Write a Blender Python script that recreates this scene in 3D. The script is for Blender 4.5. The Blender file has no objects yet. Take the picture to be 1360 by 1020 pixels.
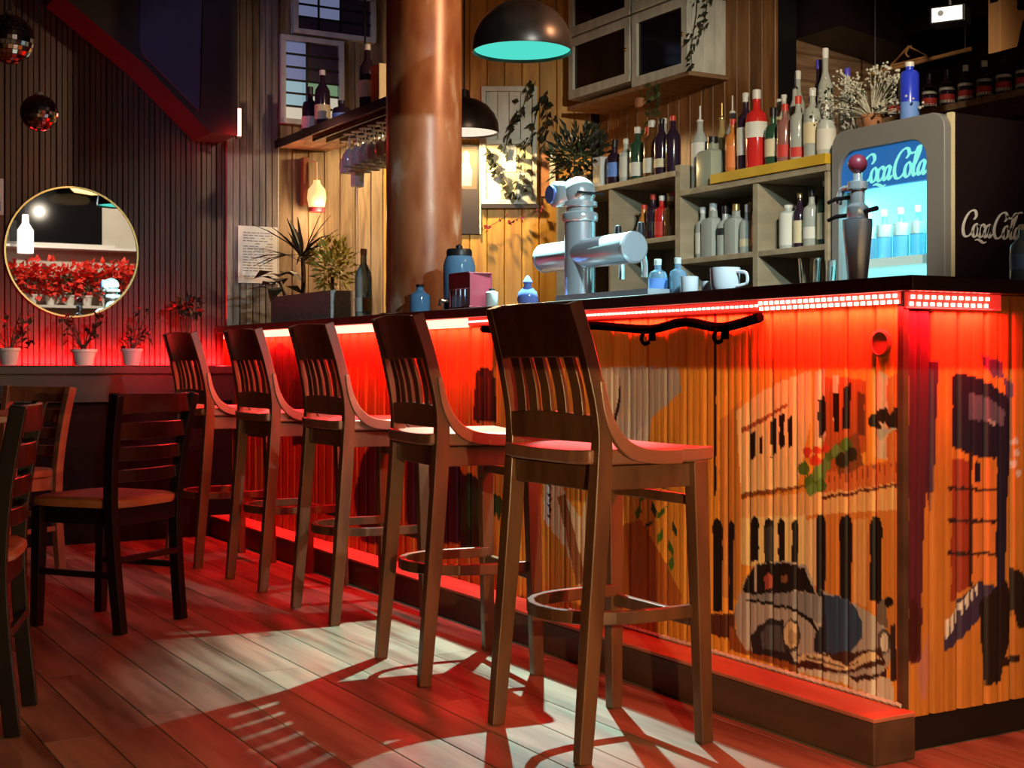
import bpy, math, random
import numpy as np
from mathutils import Vector, Matrix

random.seed(7)
RNG = np.random.default_rng(7)
S = bpy.context.scene
COL = S.collection
PI = math.pi
R = math.radians

# ------------------------------------------------------------------ camera
cam = bpy.data.cameras.new('camera')
cam.sensor_width = 36.0
cam.lens = 36.0 * 1830.0 / 1360.0
cam.shift_y = -27.0 / 1360.0
cam.clip_start = 0.05
camo = bpy.data.objects.new('camera', cam)
camo.location = (0, 0, 0.94)
camo.rotation_euler = (R(90), 0, R(-30))
COL.objects.link(camo)
S.camera = camo

# ------------------------------------------------------------------ world, exposure
w = bpy.data.worlds.new('night')
S.world = w
w.use_nodes = True
w.node_tree.nodes['Background'].inputs[0].default_value = (0.35, 0.22, 0.25, 1)
w.node_tree.nodes['Background'].inputs[1].default_value = 0.01
S.view_settings.view_transform = 'Standard'
S.view_settings.look = 'None'
S.view_settings.gamma = 1.0
S.view_settings.exposure = 0.0
S.view_settings.use_curve_mapping = False
try:
    S.cycles.use_denoising = True
    S.cycles.max_bounces = 8
    S.cycles.sample_clamp_indirect = 3.0
    S.cycles.caustics_reflective = False
    S.cycles.caustics_refractive = False
except Exception:
    pass

def aim(o, d, along=None):
    z = -Vector(d).normalized()
    if along is None: o.rotation_euler = z.to_track_quat('Z', 'Y').to_euler(); return
    x = Vector(along); x = (x - z * x.dot(z)).normalized(); y = z.cross(x)
    o.rotation_euler = Matrix((x, y, z)).transposed().to_euler()

def light(name, kind, loc, power, col, d=None, along=None, **kw):
    l = bpy.data.lights.new(name, kind)
    l.energy = power
    l.color = col
    for k, v in kw.items():
        setattr(l, k, v)
    o = bpy.data.objects.new(name, l)
    o.location = loc
    if d is not None:
        aim(o, d, along)
    COL.objects.link(o)
    return o

RED = (1.0, 0.014, 0.016)
WARM = (1.0, 0.66, 0.30)
# red strip under the bar top: along the front and round the end
light('bar_strip_glow', 'AREA', (2.452, 4.93, 1.082), 105, RED, d=(-0.25, 0, -1), along=(0, 1, 0), shape='RECTANGLE', size=5.1, size_y=0.014)
light('bar_end_glow', 'AREA', (2.62, 2.376, 1.082), 12.0, RED, d=(0, -0.25, -1), along=(1, 0, 0), shape='RECTANGLE', size=0.3, size_y=0.014)
# red strip on the wall counter, washing the boards
light('wall_counter_glow', 'AREA', (1.6, 7.55, 0.945), 46, RED, d=(0, 0.9, 1), along=(1, 0, 0), shape='RECTANGLE', size=1.8, size_y=0.02)
light('corner_tube_glow', 'POINT', (2.44, 7.24, 2.17), 1.2, (1.0, 0.03, 0.02), shadow_soft_size=0.03)
# low warm lamp with a flat opaque top on a table near the camera
light('table_lamp_light', 'SPOT', (0.90, 0.20, 0.925), 430, WARM, d=(0, 0, -1), spot_size=R(180), spot_blend=0.0, shadow_soft_size=0.01)
# track spot for the bottle shelves, then spots added for column and bar top
light('track_spot_light', 'SPOT', (2.55, 1.9, 2.72), 300, (1.0, 0.84, 0.60), d=(1.5, 3.1, -1.05), spot_size=R(44), spot_blend=0.5, shadow_soft_size=0.04)
light('column_fill_light', 'SPOT', (3.55, 3.4, 2.90), 260, (1.0, 0.62, 0.34), d=(-0.8, 2.16, -0.85), spot_size=R(50), spot_blend=0.8, shadow_soft_size=0.04)  # spot added out of view to brighten the column
light('fridge_tube', 'AREA', (4.09, 3.975, 1.62), 5.0, (0.18, 0.85, 1.0), d=(0.45, 0, -1), along=(0, 1, 0), shape='RECTANGLE', size=0.45, size_y=0.02)
light('bar_fill_light', 'SPOT', (2.30, 2.0, 2.42), 250, (0.66, 0.95, 1.0), d=(0.5, 2.3, -1.15), spot_size=R(58), spot_blend=0.6, shadow_soft_size=0.04)  # added spot standing in for unseen pendants along the bar
light('lantern_light', 'POINT', (3.02, 7.43, 1.80), 5, (1.0, 0.68, 0.36), shadow_soft_size=0.04)
# blue stage lamp high on the side, and the lamp over the wall of flowers behind the camera
light('blue_lamp_light', 'SPOT', (0.3, 4.6, 2.75), 75, (0.50, 0.56, 1.0), d=(2.55, 2.95, -0.5), spot_size=R(30), spot_blend=0.6, shadow_soft_size=0.05)
light('flower_wall_light', 'SPOT', (3.6, 0.1, 2.9), 130, (1.0, 0.85, 0.65), d=(0, -1.5, -0.9), spot_size=R(95), spot_blend=0.5, shadow_soft_size=0.05)

light('fill_lamp_light', 'POINT', (2.3, 0.2, 2.55), 13, (1.0, 0.72, 0.5), shadow_soft_size=0.08)  # fill lamp added out of view, brightens the fridge side lettering

# ------------------------------------------------------------------ materials
MATS = {}
def node_mat(name):
    m = bpy.data.materials.new(name)
    m.use_nodes = True
    return m, m.node_tree.nodes, m.node_tree.links, m.node_tree.nodes['Principled BSDF']

def flat(name, col, rough=0.5, metal=0.0, emit=0.0, ecol=None, trans=0.0, ior=1.45, coat=0.0, spec=0.5):
    m, n, l, b = node_mat(name)
    b.inputs['Base Color'].default_value = (*col, 1)
    b.inputs['Roughness'].default_value = rough
    b.inputs['Metallic'].default_value = metal
    b.inputs['Specular IOR Level'].default_value = spec
    b.inputs['IOR'].default_value = ior
    if trans: b.inputs['Transmission Weight'].default_value = trans
    if coat: b.inputs['Coat Weight'].default_value = coat
    if emit:
        b.inputs['Emission Color'].default_value = (*(ecol or col), 1)
        b.inputs['Emission Strength'].default_value = emit
    MATS[name] = m
    return m

def noisy(name, c1, c2, scale=(8, 8, 8), rough=0.5, detail=5, lo=0.35, hi=0.65, metal=0.0, bump=0.0, coat=0.0, c3=None, rand=0.0, spec=0.5, distort=0.0):
    m, n, l, b = node_mat(name)
    tc = n.new('ShaderNodeTexCoord')
    mp = n.new('ShaderNodeMapping'); mp.inputs['Scale'].default_value = scale
    l.new(tc.outputs['Object'], mp.inputs['Vector'])
    vec = mp.outputs['Vector']
    info = n.new('ShaderNodeObjectInfo')
    if rand:
        ad = n.new('ShaderNodeVectorMath'); ad.operation = 'ADD'
        sc = n.new('ShaderNodeVectorMath'); sc.operation = 'SCALE'
        cmb = n.new('ShaderNodeCombineXYZ')
        for i in range(3): l.new(info.outputs['Random'], cmb.inputs[i])
        l.new(cmb.outputs[0], sc.inputs[0]); sc.inputs['Scale'].default_value = 37.0
        l.new(vec, ad.inputs[0]); l.new(sc.outputs[0], ad.inputs[1])
        vec = ad.outputs[0]
    t = n.new('ShaderNodeTexNoise'); t.inputs['Scale'].default_value = 1.0; t.inputs['Detail'].default_value = detail
    t.inputs['Distortion'].default_value = distort
    l.new(vec, t.inputs['Vector'])
    r = n.new('ShaderNodeValToRGB')
    r.color_ramp.elements[0].position = lo; r.color_ramp.elements[0].color = (*c1, 1)
    r.color_ramp.elements[1].position = hi; r.color_ramp.elements[1].color = (*c2, 1)
    if c3:
        e = r.color_ramp.elements.new(min(0.99, hi + 0.12)); e.color = (*c3, 1)
    l.new(t.outputs['Fac'], r.inputs['Fac'])
    out = r.outputs['Color']
    if rand:
        hsv = n.new('ShaderNodeHueSaturation')
        mr = n.new('ShaderNodeMapRange'); mr.inputs['To Min'].default_value = 1 - rand; mr.inputs['To Max'].default_value = 1 + rand
        l.new(info.outputs['Random'], mr.inputs['Value']); l.new(mr.outputs[0], hsv.inputs['Value'])
        l.new(out, hsv.inputs['Color']); out = hsv.outputs['Color']
    l.new(out, b.inputs['Base Color'])
    b.inputs['Roughness'].default_value = rough
    b.inputs['Metallic'].default_value = metal
    b.inputs['Specular IOR Level'].default_value = spec
    if coat: b.inputs['Coat Weight'].default_value = coat
    if bump:
        bp = n.new('ShaderNodeBump'); bp.inputs['Strength'].default_value = bump; bp.inputs['Distance'].default_value = 0.01
        l.new(t.outputs['Fac'], bp.inputs['Height']); l.new(bp.outputs[0], b.inputs['Normal'])
    MATS[name] = m
    return m

M = MATS
noisy('floor_wood', (0.10, 0.055, 0.033), (0.29, 0.205, 0.145), (16, 1.4, 8), 0.38, 9, 0.32, 0.62, bump=0.10, rand=0.16, distort=0.2)
noisy('stool_wood', (0.085, 0.034, 0.014), (0.15, 0.066, 0.028), (20, 20, 4), 0.34, 4, bump=0.03, spec=0.5)
noisy('stool_seat', (0.20, 0.085, 0.05), (0.30, 0.14, 0.085), (4, 26, 8), 0.32, 4)
noisy('black_wood', (0.0035, 0.002, 0.002), (0.007, 0.004, 0.0035), (10, 10, 4), 0.26, 3)
noisy('chair_seat', (0.24, 0.075, 0.028), (0.34, 0.12, 0.045), (9, 9, 9), 0.36, 4)
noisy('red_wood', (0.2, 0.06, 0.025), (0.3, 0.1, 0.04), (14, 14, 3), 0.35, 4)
noisy('counter_top', (0.018, 0.006, 0.006), (0.035, 0.012, 0.010), (4, 12, 8), 0.3, 4)
noisy('lit_step_top', (0.40, 0.11, 0.07), (0.58, 0.19, 0.12), (9, 2, 9), 0.45, 6)  # lighter and redder than the step front: strip light put into the colour
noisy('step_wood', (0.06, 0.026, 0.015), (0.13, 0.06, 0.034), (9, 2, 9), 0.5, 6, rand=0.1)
noisy('dark_board', (0.024, 0.008, 0.006), (0.056, 0.019, 0.012), (40, 10, 3), 0.5, 5, rand=0.25, bump=0.05)
noisy('grey_board', (0.10, 0.085, 0.08), (0.24, 0.21, 0.20), (40, 10, 3), 0.65, 5, rand=0.2, bump=0.05)
noisy('brown_board', (0.17, 0.10, 0.05), (0.36, 0.24, 0.13), (30, 10, 3), 0.6, 6, rand=0.2, bump=0.05, distort=0.5)
noisy('yellow_board', (0.45, 0.20, 0.03), (0.66, 0.36, 0.06), (24, 24, 2.5), 0.5, 6, rand=0.15, distort=0.6)
noisy('amber_board', (0.17, 0.07, 0.02), (0.34, 0.15, 0.045), (30, 30, 3), 0.5, 5, rand=0.2)
noisy('siding', (0.20, 0.11, 0.055), (0.34, 0.20, 0.11), (5, 30, 30), 0.6, 5, rand=0.2)
noisy('rust_steel', (0.22, 0.055, 0.016), (0.36, 0.15, 0.065), (9, 9, 3.5), 0.36, 7, 0.35, 0.60, metal=0.1, bump=0.08, c3=(0.56, 0.42, 0.32))
noisy('shelf_wood', (0.30, 0.245, 0.16), (0.42, 0.34, 0.23), (5, 12, 12), 0.55, 4, rand=0.08)
noisy('shelf_inner', (0.20, 0.16, 0.11), (0.30, 0.24, 0.17), (5, 12, 12), 0.6, 4)
noisy('yellow_paint', (0.62, 0.36, 0.02), (0.75, 0.46, 0.04), (6, 6, 6), 0.45, 3)
noisy('white_paint', (0.52, 0.55, 0.50), (0.72, 0.74, 0.68), (16, 16, 5), 0.5, 5, bump=0.05)
noisy('plaster_dark', (0.012, 0.006, 0.007), (0.018, 0.009, 0.010), (3, 3, 3), 0.8, 4)
noisy('plaster_blue_lit', (0.028, 0.022, 0.06), (0.038, 0.03, 0.075), (3, 3, 3), 0.8, 4)  # blue lamp light on the soffit, put into the plaster colour
noisy('plaster_pale', (0.55, 0.52, 0.45), (0.65, 0.62, 0.54), (3, 3, 3), 0.8, 4)
flat('black', (0.006, 0.005, 0.005), 0.5)
flat('matt_black', (0.0008, 0.0006, 0.0006), 1.0, spec=0.0)  # even near-black on the drooping cable and hooks
flat('hung_glass', (0.85, 0.88, 0.88), 0.08, trans=0.35, ior=1.45)
flat('black_gloss', (0.008, 0.006, 0.006), 0.18)
flat('black_panel', (0.014, 0.007, 0.008), 0.4)
flat('steel', (0.74, 0.78, 0.84), 0.22, 0.6)
flat('brushed', (0.62, 0.66, 0.72), 0.35, 0.5)
flat('fridge_grey', (0.22, 0.22, 0.22), 0.4)
flat('chrome', (0.85, 0.87, 0.9), 0.14, 0.65)
flat('gold', (0.75, 0.52, 0.18), 0.25, 1.0)
flat('mirror', (0.9, 0.9, 0.9), 0.01, 1.0)
noisy('under_counter_shade', (0.004, 0.003, 0.003), (0.007, 0.004, 0.004), (6, 6, 3), 0.7, 3, spec=0.05)  # near-black for the shade below the wall counter
flat('mirror_tile', (0.75, 0.72, 0.78), 0.06, 1.0)
flat('white', (0.75, 0.74, 0.7), 0.4)
flat('paper', (0.72, 0.71, 0.69), 0.7)
flat('ink', (0.18, 0.18, 0.2), 0.7)
flat('cream', (0.72, 0.62, 0.38), 0.5)
flat('led_hot', (1, 0.5, 0.4), 0.4, emit=9.0, ecol=(1.0, 0.30, 0.22))
flat('led_band', (1, 0.4, 0.35), 0.4, emit=5.0, ecol=(1.0, 0.22, 0.15))
flat('led_red', (1, 0.1, 0.08), 0.4, emit=0.7, ecol=(1.0, 0.03, 0.02))
flat('led_pink', (1, 0.5, 0.45), 0.4, emit=4.5, ecol=(1.0, 0.35, 0.28))
flat('lamp_teal', (0.0, 0.004, 0.004), 0.9, spec=0.0, emit=1.0, ecol=(0.085, 0.74, 0.60))
flat('lamp_white', (0.02, 0.02, 0.02), 0.9, spec=0.0, emit=1.0, ecol=(1.0, 0.86, 0.66))
flat('lamp_amber', (1, 0.75, 0.4), 0.4, emit=1.0, ecol=(0.95, 0.58, 0.22))
flat('bulb_white', (1, 1, 0.95), 0.4, emit=1.2, ecol=(1, 0.93, 0.85))
flat('fridge_glow', (0.2, 0.8, 0.8), 0.5, emit=0.85, ecol=(0.03, 0.55, 0.58))
flat('fridge_shelf', (0.7, 0.9, 0.9), 0.4, emit=0.35, ecol=(0.5, 0.95, 0.9))
flat('sign_blue', (0.0, 0.015, 0.05), 0.5, emit=0.9, ecol=(0.018, 0.14, 0.42))
flat('sign_letters', (0.1, 0.2, 0.2), 0.5, emit=1.0, ecol=(0.20, 0.80, 0.70))
flat('letters_white', (0.80, 0.76, 0.74), 0.5, emit=0.0)
flat('glass_clear', (0.92, 0.95, 0.95), 0.03, trans=1.0, ior=1.4)
flat('bottle_clear', (0.62, 0.66, 0.60), 0.10, trans=0.35, ior=1.4)
flat('bottle_frost', (0.70, 0.76, 0.72), 0.25, trans=0.3)
flat('bottle_green', (0.05, 0.13, 0.07), 0.12, trans=0.45)
flat('bottle_brown', (0.22, 0.09, 0.03), 0.12, trans=0.45)
flat('bottle_dark', (0.03, 0.015, 0.03), 0.15)
flat('bottle_red', (0.75, 0.03, 0.025), 0.15, trans=0.2)
flat('bottle_orange', (0.85, 0.28, 0.06), 0.15, trans=0.25)
flat('bottle_pink', (0.6, 0.25, 0.2), 0.12, trans=0.5)
flat('bottle_tin', (0.42, 0.45, 0.34), 0.35, 0.2)
flat('bottle_blue', (0.03, 0.06, 0.75), 0.25, trans=0.1)
flat('bottle_ice', (0.35, 0.6, 0.85), 0.1, trans=0.6)
flat('bottle_gold', (0.65, 0.5, 0.2), 0.15, trans=0.4)
flat('cap_black', (0.015, 0.012, 0.015), 0.4)
flat('cap_white', (0.75, 0.74, 0.70), 0.4)
flat('cap_red', (0.65, 0.05, 0.03), 0.4)
flat('cap_blue', (0.10, 0.08, 0.55), 0.4)
flat('cap_gold', (0.7, 0.5, 0.2), 0.3, 0.8)
flat('label_white', (0.72, 0.70, 0.62), 0.6)
flat('label_cream', (0.70, 0.60, 0.38), 0.6)
flat('label_black', (0.02, 0.02, 0.02), 0.6)
flat('label_orange', (0.80, 0.22, 0.05), 0.6)
flat('label_blue', (0.15, 0.3, 0.75), 0.6)
flat('label_red', (0.6, 0.04, 0.03), 0.6)
noisy('leaf_dark', (0.012, 0.016, 0.009), (0.04, 0.05, 0.024), (20, 20, 20), 0.5, 3)
noisy('leaf_green', (0.035, 0.06, 0.02), (0.10, 0.14, 0.05), (20, 20, 20), 0.5, 3)
noisy('leaf_lime', (0.36, 0.36, 0.06), (0.58, 0.56, 0.15), (20, 20, 20), 0.5, 3)
noisy('dried_flower', (0.40, 0.38, 0.28), (0.70, 0.68, 0.56), (30, 30, 30), 0.6, 3)
noisy('leaf_brown', (0.03, 0.015, 0.010), (0.07, 0.035, 0.02), (20, 20, 20), 0.6, 3)
noisy('flower_red', (0.7, 0.02, 0.015), (0.9, 0.06, 0.03), (30, 30, 30), 0.6, 3)
noisy('stone_grey', (0.50, 0.48, 0.45), (0.70, 0.68, 0.64), (60, 60, 60), 0.8, 5, bump=0.2)
noisy('terracotta', (0.35, 0.14, 0.06), (0.5, 0.22, 0.1), (20, 20, 20), 0.7, 4)
flat('maroon', (0.20, 0.02, 0.035), 0.4)
flat('card_blue', (0.45, 0.55, 0.75), 0.6)
flat('jar_glass', (0.20, 0.42, 0.72), 0.08, trans=0.4, ior=1.35)
flat('blue_enamel', (0.12, 0.16, 0.45), 0.15)
flat('mug_white', (0.78, 0.80, 0.85), 0.25)
flat('hanger_wood', (0.50, 0.24, 0.09), 0.45)
flat('pane_dark', (0.008, 0.007, 0.008), 0.08)
flat('pane_blue', (0.10, 0.13, 0.28), 0.35, emit=0.22, ecol=(0.50, 0.58, 1.0))  # pane glow colours imitate light on window blinds
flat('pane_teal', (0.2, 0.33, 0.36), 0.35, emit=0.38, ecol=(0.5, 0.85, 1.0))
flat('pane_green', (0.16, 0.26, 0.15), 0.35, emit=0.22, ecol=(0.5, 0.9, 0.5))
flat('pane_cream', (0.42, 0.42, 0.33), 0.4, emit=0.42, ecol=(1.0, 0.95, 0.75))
flat('pane_plum', (0.05, 0.03, 0.06), 0.35)
flat('poster_brown', (0.12, 0.08, 0.05), 0.6)
flat('poster_pale', (0.45, 0.36, 0.26), 0.6)
flat('frame_dark', (0.03, 0.018, 0.02), 0.5)

m, n, l, b = node_mat('mural_paint')
at = n.new('ShaderNodeAttribute'); at.attribute_name = 'paint'
l.new(at.outputs['Color'], b.inputs['Base Color'])
b.inputs['Roughness'].default_value = 0.55
b.inputs['Specular IOR Level'].default_value = 0.22
M['mural_paint'] = m

# ------------------------------------------------------------------ mesh helpers
class MB:
    def __init__(s): s.v = []; s.f = []
    def add(s, v, f):
        o = len(s.v); s.v += [tuple(p) for p in v]; s.f += [tuple(i + o for i in q) for q in f]; return s
    def box(s, x0, x1, y0, y1, z0, z1):
        return s.add([(x0,y0,z0),(x1,y0,z0),(x1,y1,z0),(x0,y1,z0),(x0,y0,z1),(x1,y0,z1),(x1,y1,z1),(x0,y1,z1)],
                     [(0,3,2,1),(4,5,6,7),(0,1,5,4),(1,2,6,5),(2,3,7,6),(3,0,4,7)])
    def beam(s, p0, p1, a, b, side=(0, 1, 0), a1=None, b1=None):
        """box section from p0 to p1, a wide along `side`, b the other way; a1, b1 at the end"""
        p0 = Vector(p0); p1 = Vector(p1); d = (p1 - p0).normalized()
        u = Vector(side); u = (u - d * u.dot(d)).normalized(); v = d.cross(u)
        a1 = a if a1 is None else a1; b1 = b if b1 is None else b1
        vs = []
        for p, x, y in ((p0, a / 2, b / 2), (p1, a1 / 2, b1 / 2)):
            vs += [p - u*x - v*y, p + u*x - v*y, p + u*x + v*y, p - u*x + v*y]
        return s.add(vs, [(0,3,2,1),(4,5,6,7),(0,1,5,4),(1,2,6,5),(2,3,7,6),(3,0,4,7)])
    def sweep(s, pts, a, b, side=(0, 1, 0), closed=False):
        """rectangular section swept along pts; side may be a list"""
        n = len(pts); vs = []
        for i, p in enumerate(pts):
            p = Vector(p)
            if closed: d = Vector(pts[(i+1) % n]) - Vector(pts[i-1])
            else: d = Vector(pts[min(i+1, n-1)]) - Vector(pts[max(i-1, 0)])
            d.normalize()
            u = Vector(side); u = (u - d * u.dot(d)).normalized(); v = d.cross(u)
            aa = a[i] if isinstance(a, (list, tuple)) else a
            bb = b[i] if isinstance(b, (list, tuple)) else b
            vs += [p - u*aa/2 - v*bb/2, p + u*aa/2 - v*bb/2, p + u*aa/2 + v*bb/2, p - u*aa/2 + v*bb/2]
        f = []
        m = n if closed else n - 1
        for i in range(m):
            o = i * 4; q = ((i + 1) % n) * 4
            for k in range(4): f.append((o+k, o+(k+1)%4, q+(k+1)%4, q+k))
        if not closed: f += [(3,2,1,0), (n*4-4, n*4-3, n*4-2, n*4-1)]
        return s.add(vs, f)
    def tube(s, pts, r, n=8, cap=True):
        vs = []; N = len(pts)
        for i, p in enumerate(pts):
            p = Vector(p); d = (Vector(pts[min(i+1, N-1)]) - Vector(pts[max(i-1, 0)])).normalized()
            u = d.orthogonal().normalized() if i == 0 else (u - d * u.dot(d)).normalized()
            v = d.cross(u); rr = r[i] if isinstance(r, (list, tuple)) else r
            for k in range(n):
                a = 2*PI*k/n; vs.append(p + (u*math.cos(a) + v*math.sin(a))*rr)
        f = []
        for i in range(N-1):
            for k in range(n): f.append((i*n+k, i*n+(k+1)%n, (i+1)*n+(k+1)%n, (i+1)*n+k))
        if cap: f += [tuple(range(n-1, -1, -1)), tuple((N-1)*n+k for k in range(n))]
        return s.add(vs, f)
    def lathe(s, prof, n=16, c=(0, 0, 0), sq=0.0):
        vs = []; f = []
        for r, z in prof:
            for k in range(n):
                a = 2*PI*k/n; q = 1.0
                if sq: q = 1 / (abs(math.cos(a))**(2/(1-sq)) + abs(math.sin(a))**(2/(1-sq)))**((1-sq)/2)
                vs.append((c[0] + r*q*math.cos(a), c[1] + r*q*math.sin(a), c[2] + z))
        for i in range(len(prof)-1):
            for k in range(n): f.append((i*n+k, i*n+(k+1)%n, (i+1)*n+(k+1)%n, (i+1)*n+k))
        if prof[0][0] > 1e-6: f.append(tuple(range(n-1, -1, -1)))
        if prof[-1][0] > 1e-6: f.append(tuple((len(prof)-1)*n+k for k in range(n)))
        return s.add(vs, f)
    def ring(s, prof, n=16, c=(0, 0, 0)):
        """closed profile turned round z"""
        vs = []; f = []; m = len(prof)
        for r, z in prof:
            for k in range(n):
                a = 2*PI*k/n; vs.append((c[0] + r*math.cos(a), c[1] + r*math.sin(a), c[2] + z))
        for i in range(m):
            j = (i+1) % m
            for k in range(n): f.append((i*n+k, i*n+(k+1)%n, j*n+(k+1)%n, j*n+k))
        return s.add(vs, f)
    def prism(s, poly, d0, d1, ax='y'):
        """polygon extruded: ax y: poly (x,z); ax x: poly (y,z); ax z: poly (x,y)"""
        def P(a, b, d): return {'y': (a, d, b), 'x': (d, a, b), 'z': (a, b, d)}[ax]
        n = len(poly)
        vs = [P(a, b, d0) for a, b in poly] + [P(a, b, d1) for a, b in poly]
        f = [tuple(range(n)), tuple(range(2*n-1, n-1, -1))] + [(i, i+n, (i+1)%n+n, (i+1)%n) for i in range(n)]
        return s.add(vs, f)
    def ball(s, c, r, n=8, m=5, sc=(1, 1, 1)):
        pr = [(r*math.sin(PI*i/m), -r*math.cos(PI*i/m)) for i in range(m+1)]
        k = len(s.v); s.lathe(pr, n)
        for i in range(k, len(s.v)):
            v = s.v[i]; s.v[i] = (c[0]+v[0]*sc[0], c[1]+v[1]*sc[1], c[2]+v[2]*sc[2])
        return s
    def leaf(s, p, d, up, L, W, bend=0.3):
        p = Vector(p); d = Vector(d).normalized(); up = Vector(up)
        t = d.cross(up); t = t.normalized() if t.length > 1e-4 else d.orthogonal().normalized()
        nn = t.cross(d).normalized()
        q = [p, p + d*L*.35 + t*W/2 + nn*L*bend*.25, p + d*L*.35 - t*W/2 + nn*L*bend*.25, p + d*L - nn*L*bend*.4, p + d*L*.4 + nn*L*bend*.15]
        return s.add(q, [(0, 1, 4), (0, 4, 2), (1, 3, 4), (4, 3, 2)])
    def mesh(s, name):
        me = bpy.data.meshes.new(name); me.from_pydata(s.v, [], s.f); me.update(); return me
    def build(s, name, mat, parent=None, smooth=False, bevel=0.0, fix=True):
        me = s.mesh(name)
        if fix:
            import bmesh
            bm = bmesh.new(); bm.from_mesh(me)
            bmesh.ops.remove_doubles(bm, verts=bm.verts, dist=1e-6)
            bmesh.ops.recalc_face_normals(bm, faces=bm.faces); bm.to_mesh(me); bm.free()
        me.materials.append(M[mat] if isinstance(mat, str) else mat)
        o = bpy.data.objects.new(name, me); COL.objects.link(o)
        if parent: o.parent = parent
        if smooth:
            for p in me.polygons: p.use_smooth = True
            if smooth != 'all':
                me.set_sharp_from_angle(angle=R(40))
        if bevel:
            md = o.modifiers.new('edge', 'BEVEL'); md.width = bevel; md.segments = 2; md.limit_method = 'ANGLE'; md.angle_limit = R(40)
        return o

def tag(o, label=None, cat=None, group=None, kind=None):
    if label: o['label'] = label
    if cat: o['category'] = cat
    if group: o['group'] = group
    if kind: o['kind'] = kind
    return o
def thing(name, label, cat, loc=(0, 0, 0), rz=0.0, group=None):
    o = bpy.data.objects.new(name, None); COL.objects.link(o)
    o.empty_display_size = 0.1
    o.location = loc; o.rotation_euler = (0, 0, rz)
    return tag(o, label, cat, group)
def struct(o): o['kind'] = 'structure'; return o
def stuff(o): o['kind'] = 'stuff'; return o
def share(src, name, parent, loc=(0, 0, 0), rot=(0, 0, 0), sc=None):
    o = bpy.data.objects.new(name, src); COL.objects.link(o); o.parent = parent
    o.location = loc; o.rotation_euler = rot
    if sc: o.scale = sc
    return o
def copy_tree(o, parent=None):
    c = o.copy(); COL.objects.link(c); c.parent = parent
    for ch in list(o.children): copy_tree(ch, c)
    return c
def crom(pts, k=8, closed=False):
    P = [Vector(p) for p in pts]; out = []; n = len(P)
    m = n if closed else n - 1
    for i in range(m):
        if closed: a, b_, c, d = P[i-1], P[i], P[(i+1) % n], P[(i+2) % n]
        else: a, b_, c, d = P[max(i-1, 0)], P[i], P[i+1], P[min(i+2, n-1)]
        for j in range(k):
            t = j / k
            out.append(0.5*((2*b_) + (c-a)*t + (2*a-5*b_+4*c-d)*t*t + (3*b_-a-3*c+d)*t**3))
    if not closed: out.append(P[-1])
    return out
# thin window glass: clear straight on, mirror-like at a slant
m, n, l, b = node_mat('glass_pane')
tr_ = n.new('ShaderNodeBsdfTransparent'); gl_ = n.new('ShaderNodeBsdfGlossy'); gl_.inputs['Roughness'].default_value = 0.03
lw = n.new('ShaderNodeLayerWeight'); pw_ = n.new('ShaderNodeMath'); pw_.operation = 'POWER'; pw_.inputs[1].default_value = 4.0
mr_ = n.new('ShaderNodeMapRange'); mr_.inputs['To Min'].default_value = 0.03; mr_.inputs['To Max'].default_value = 0.7; mx = n.new('ShaderNodeMixShader')
l.new(lw.outputs['Facing'], pw_.inputs[0]); l.new(pw_.outputs[0], mr_.inputs['Value']); l.new(mr_.outputs[0], mx.inputs[0]); l.new(tr_.outputs[0], mx.inputs[1]); l.new(gl_.outputs[0], mx.inputs[2])
l.new(mx.outputs[0], n['Material Output'].inputs['Surface'])
M['glass_pane'] = m
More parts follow.
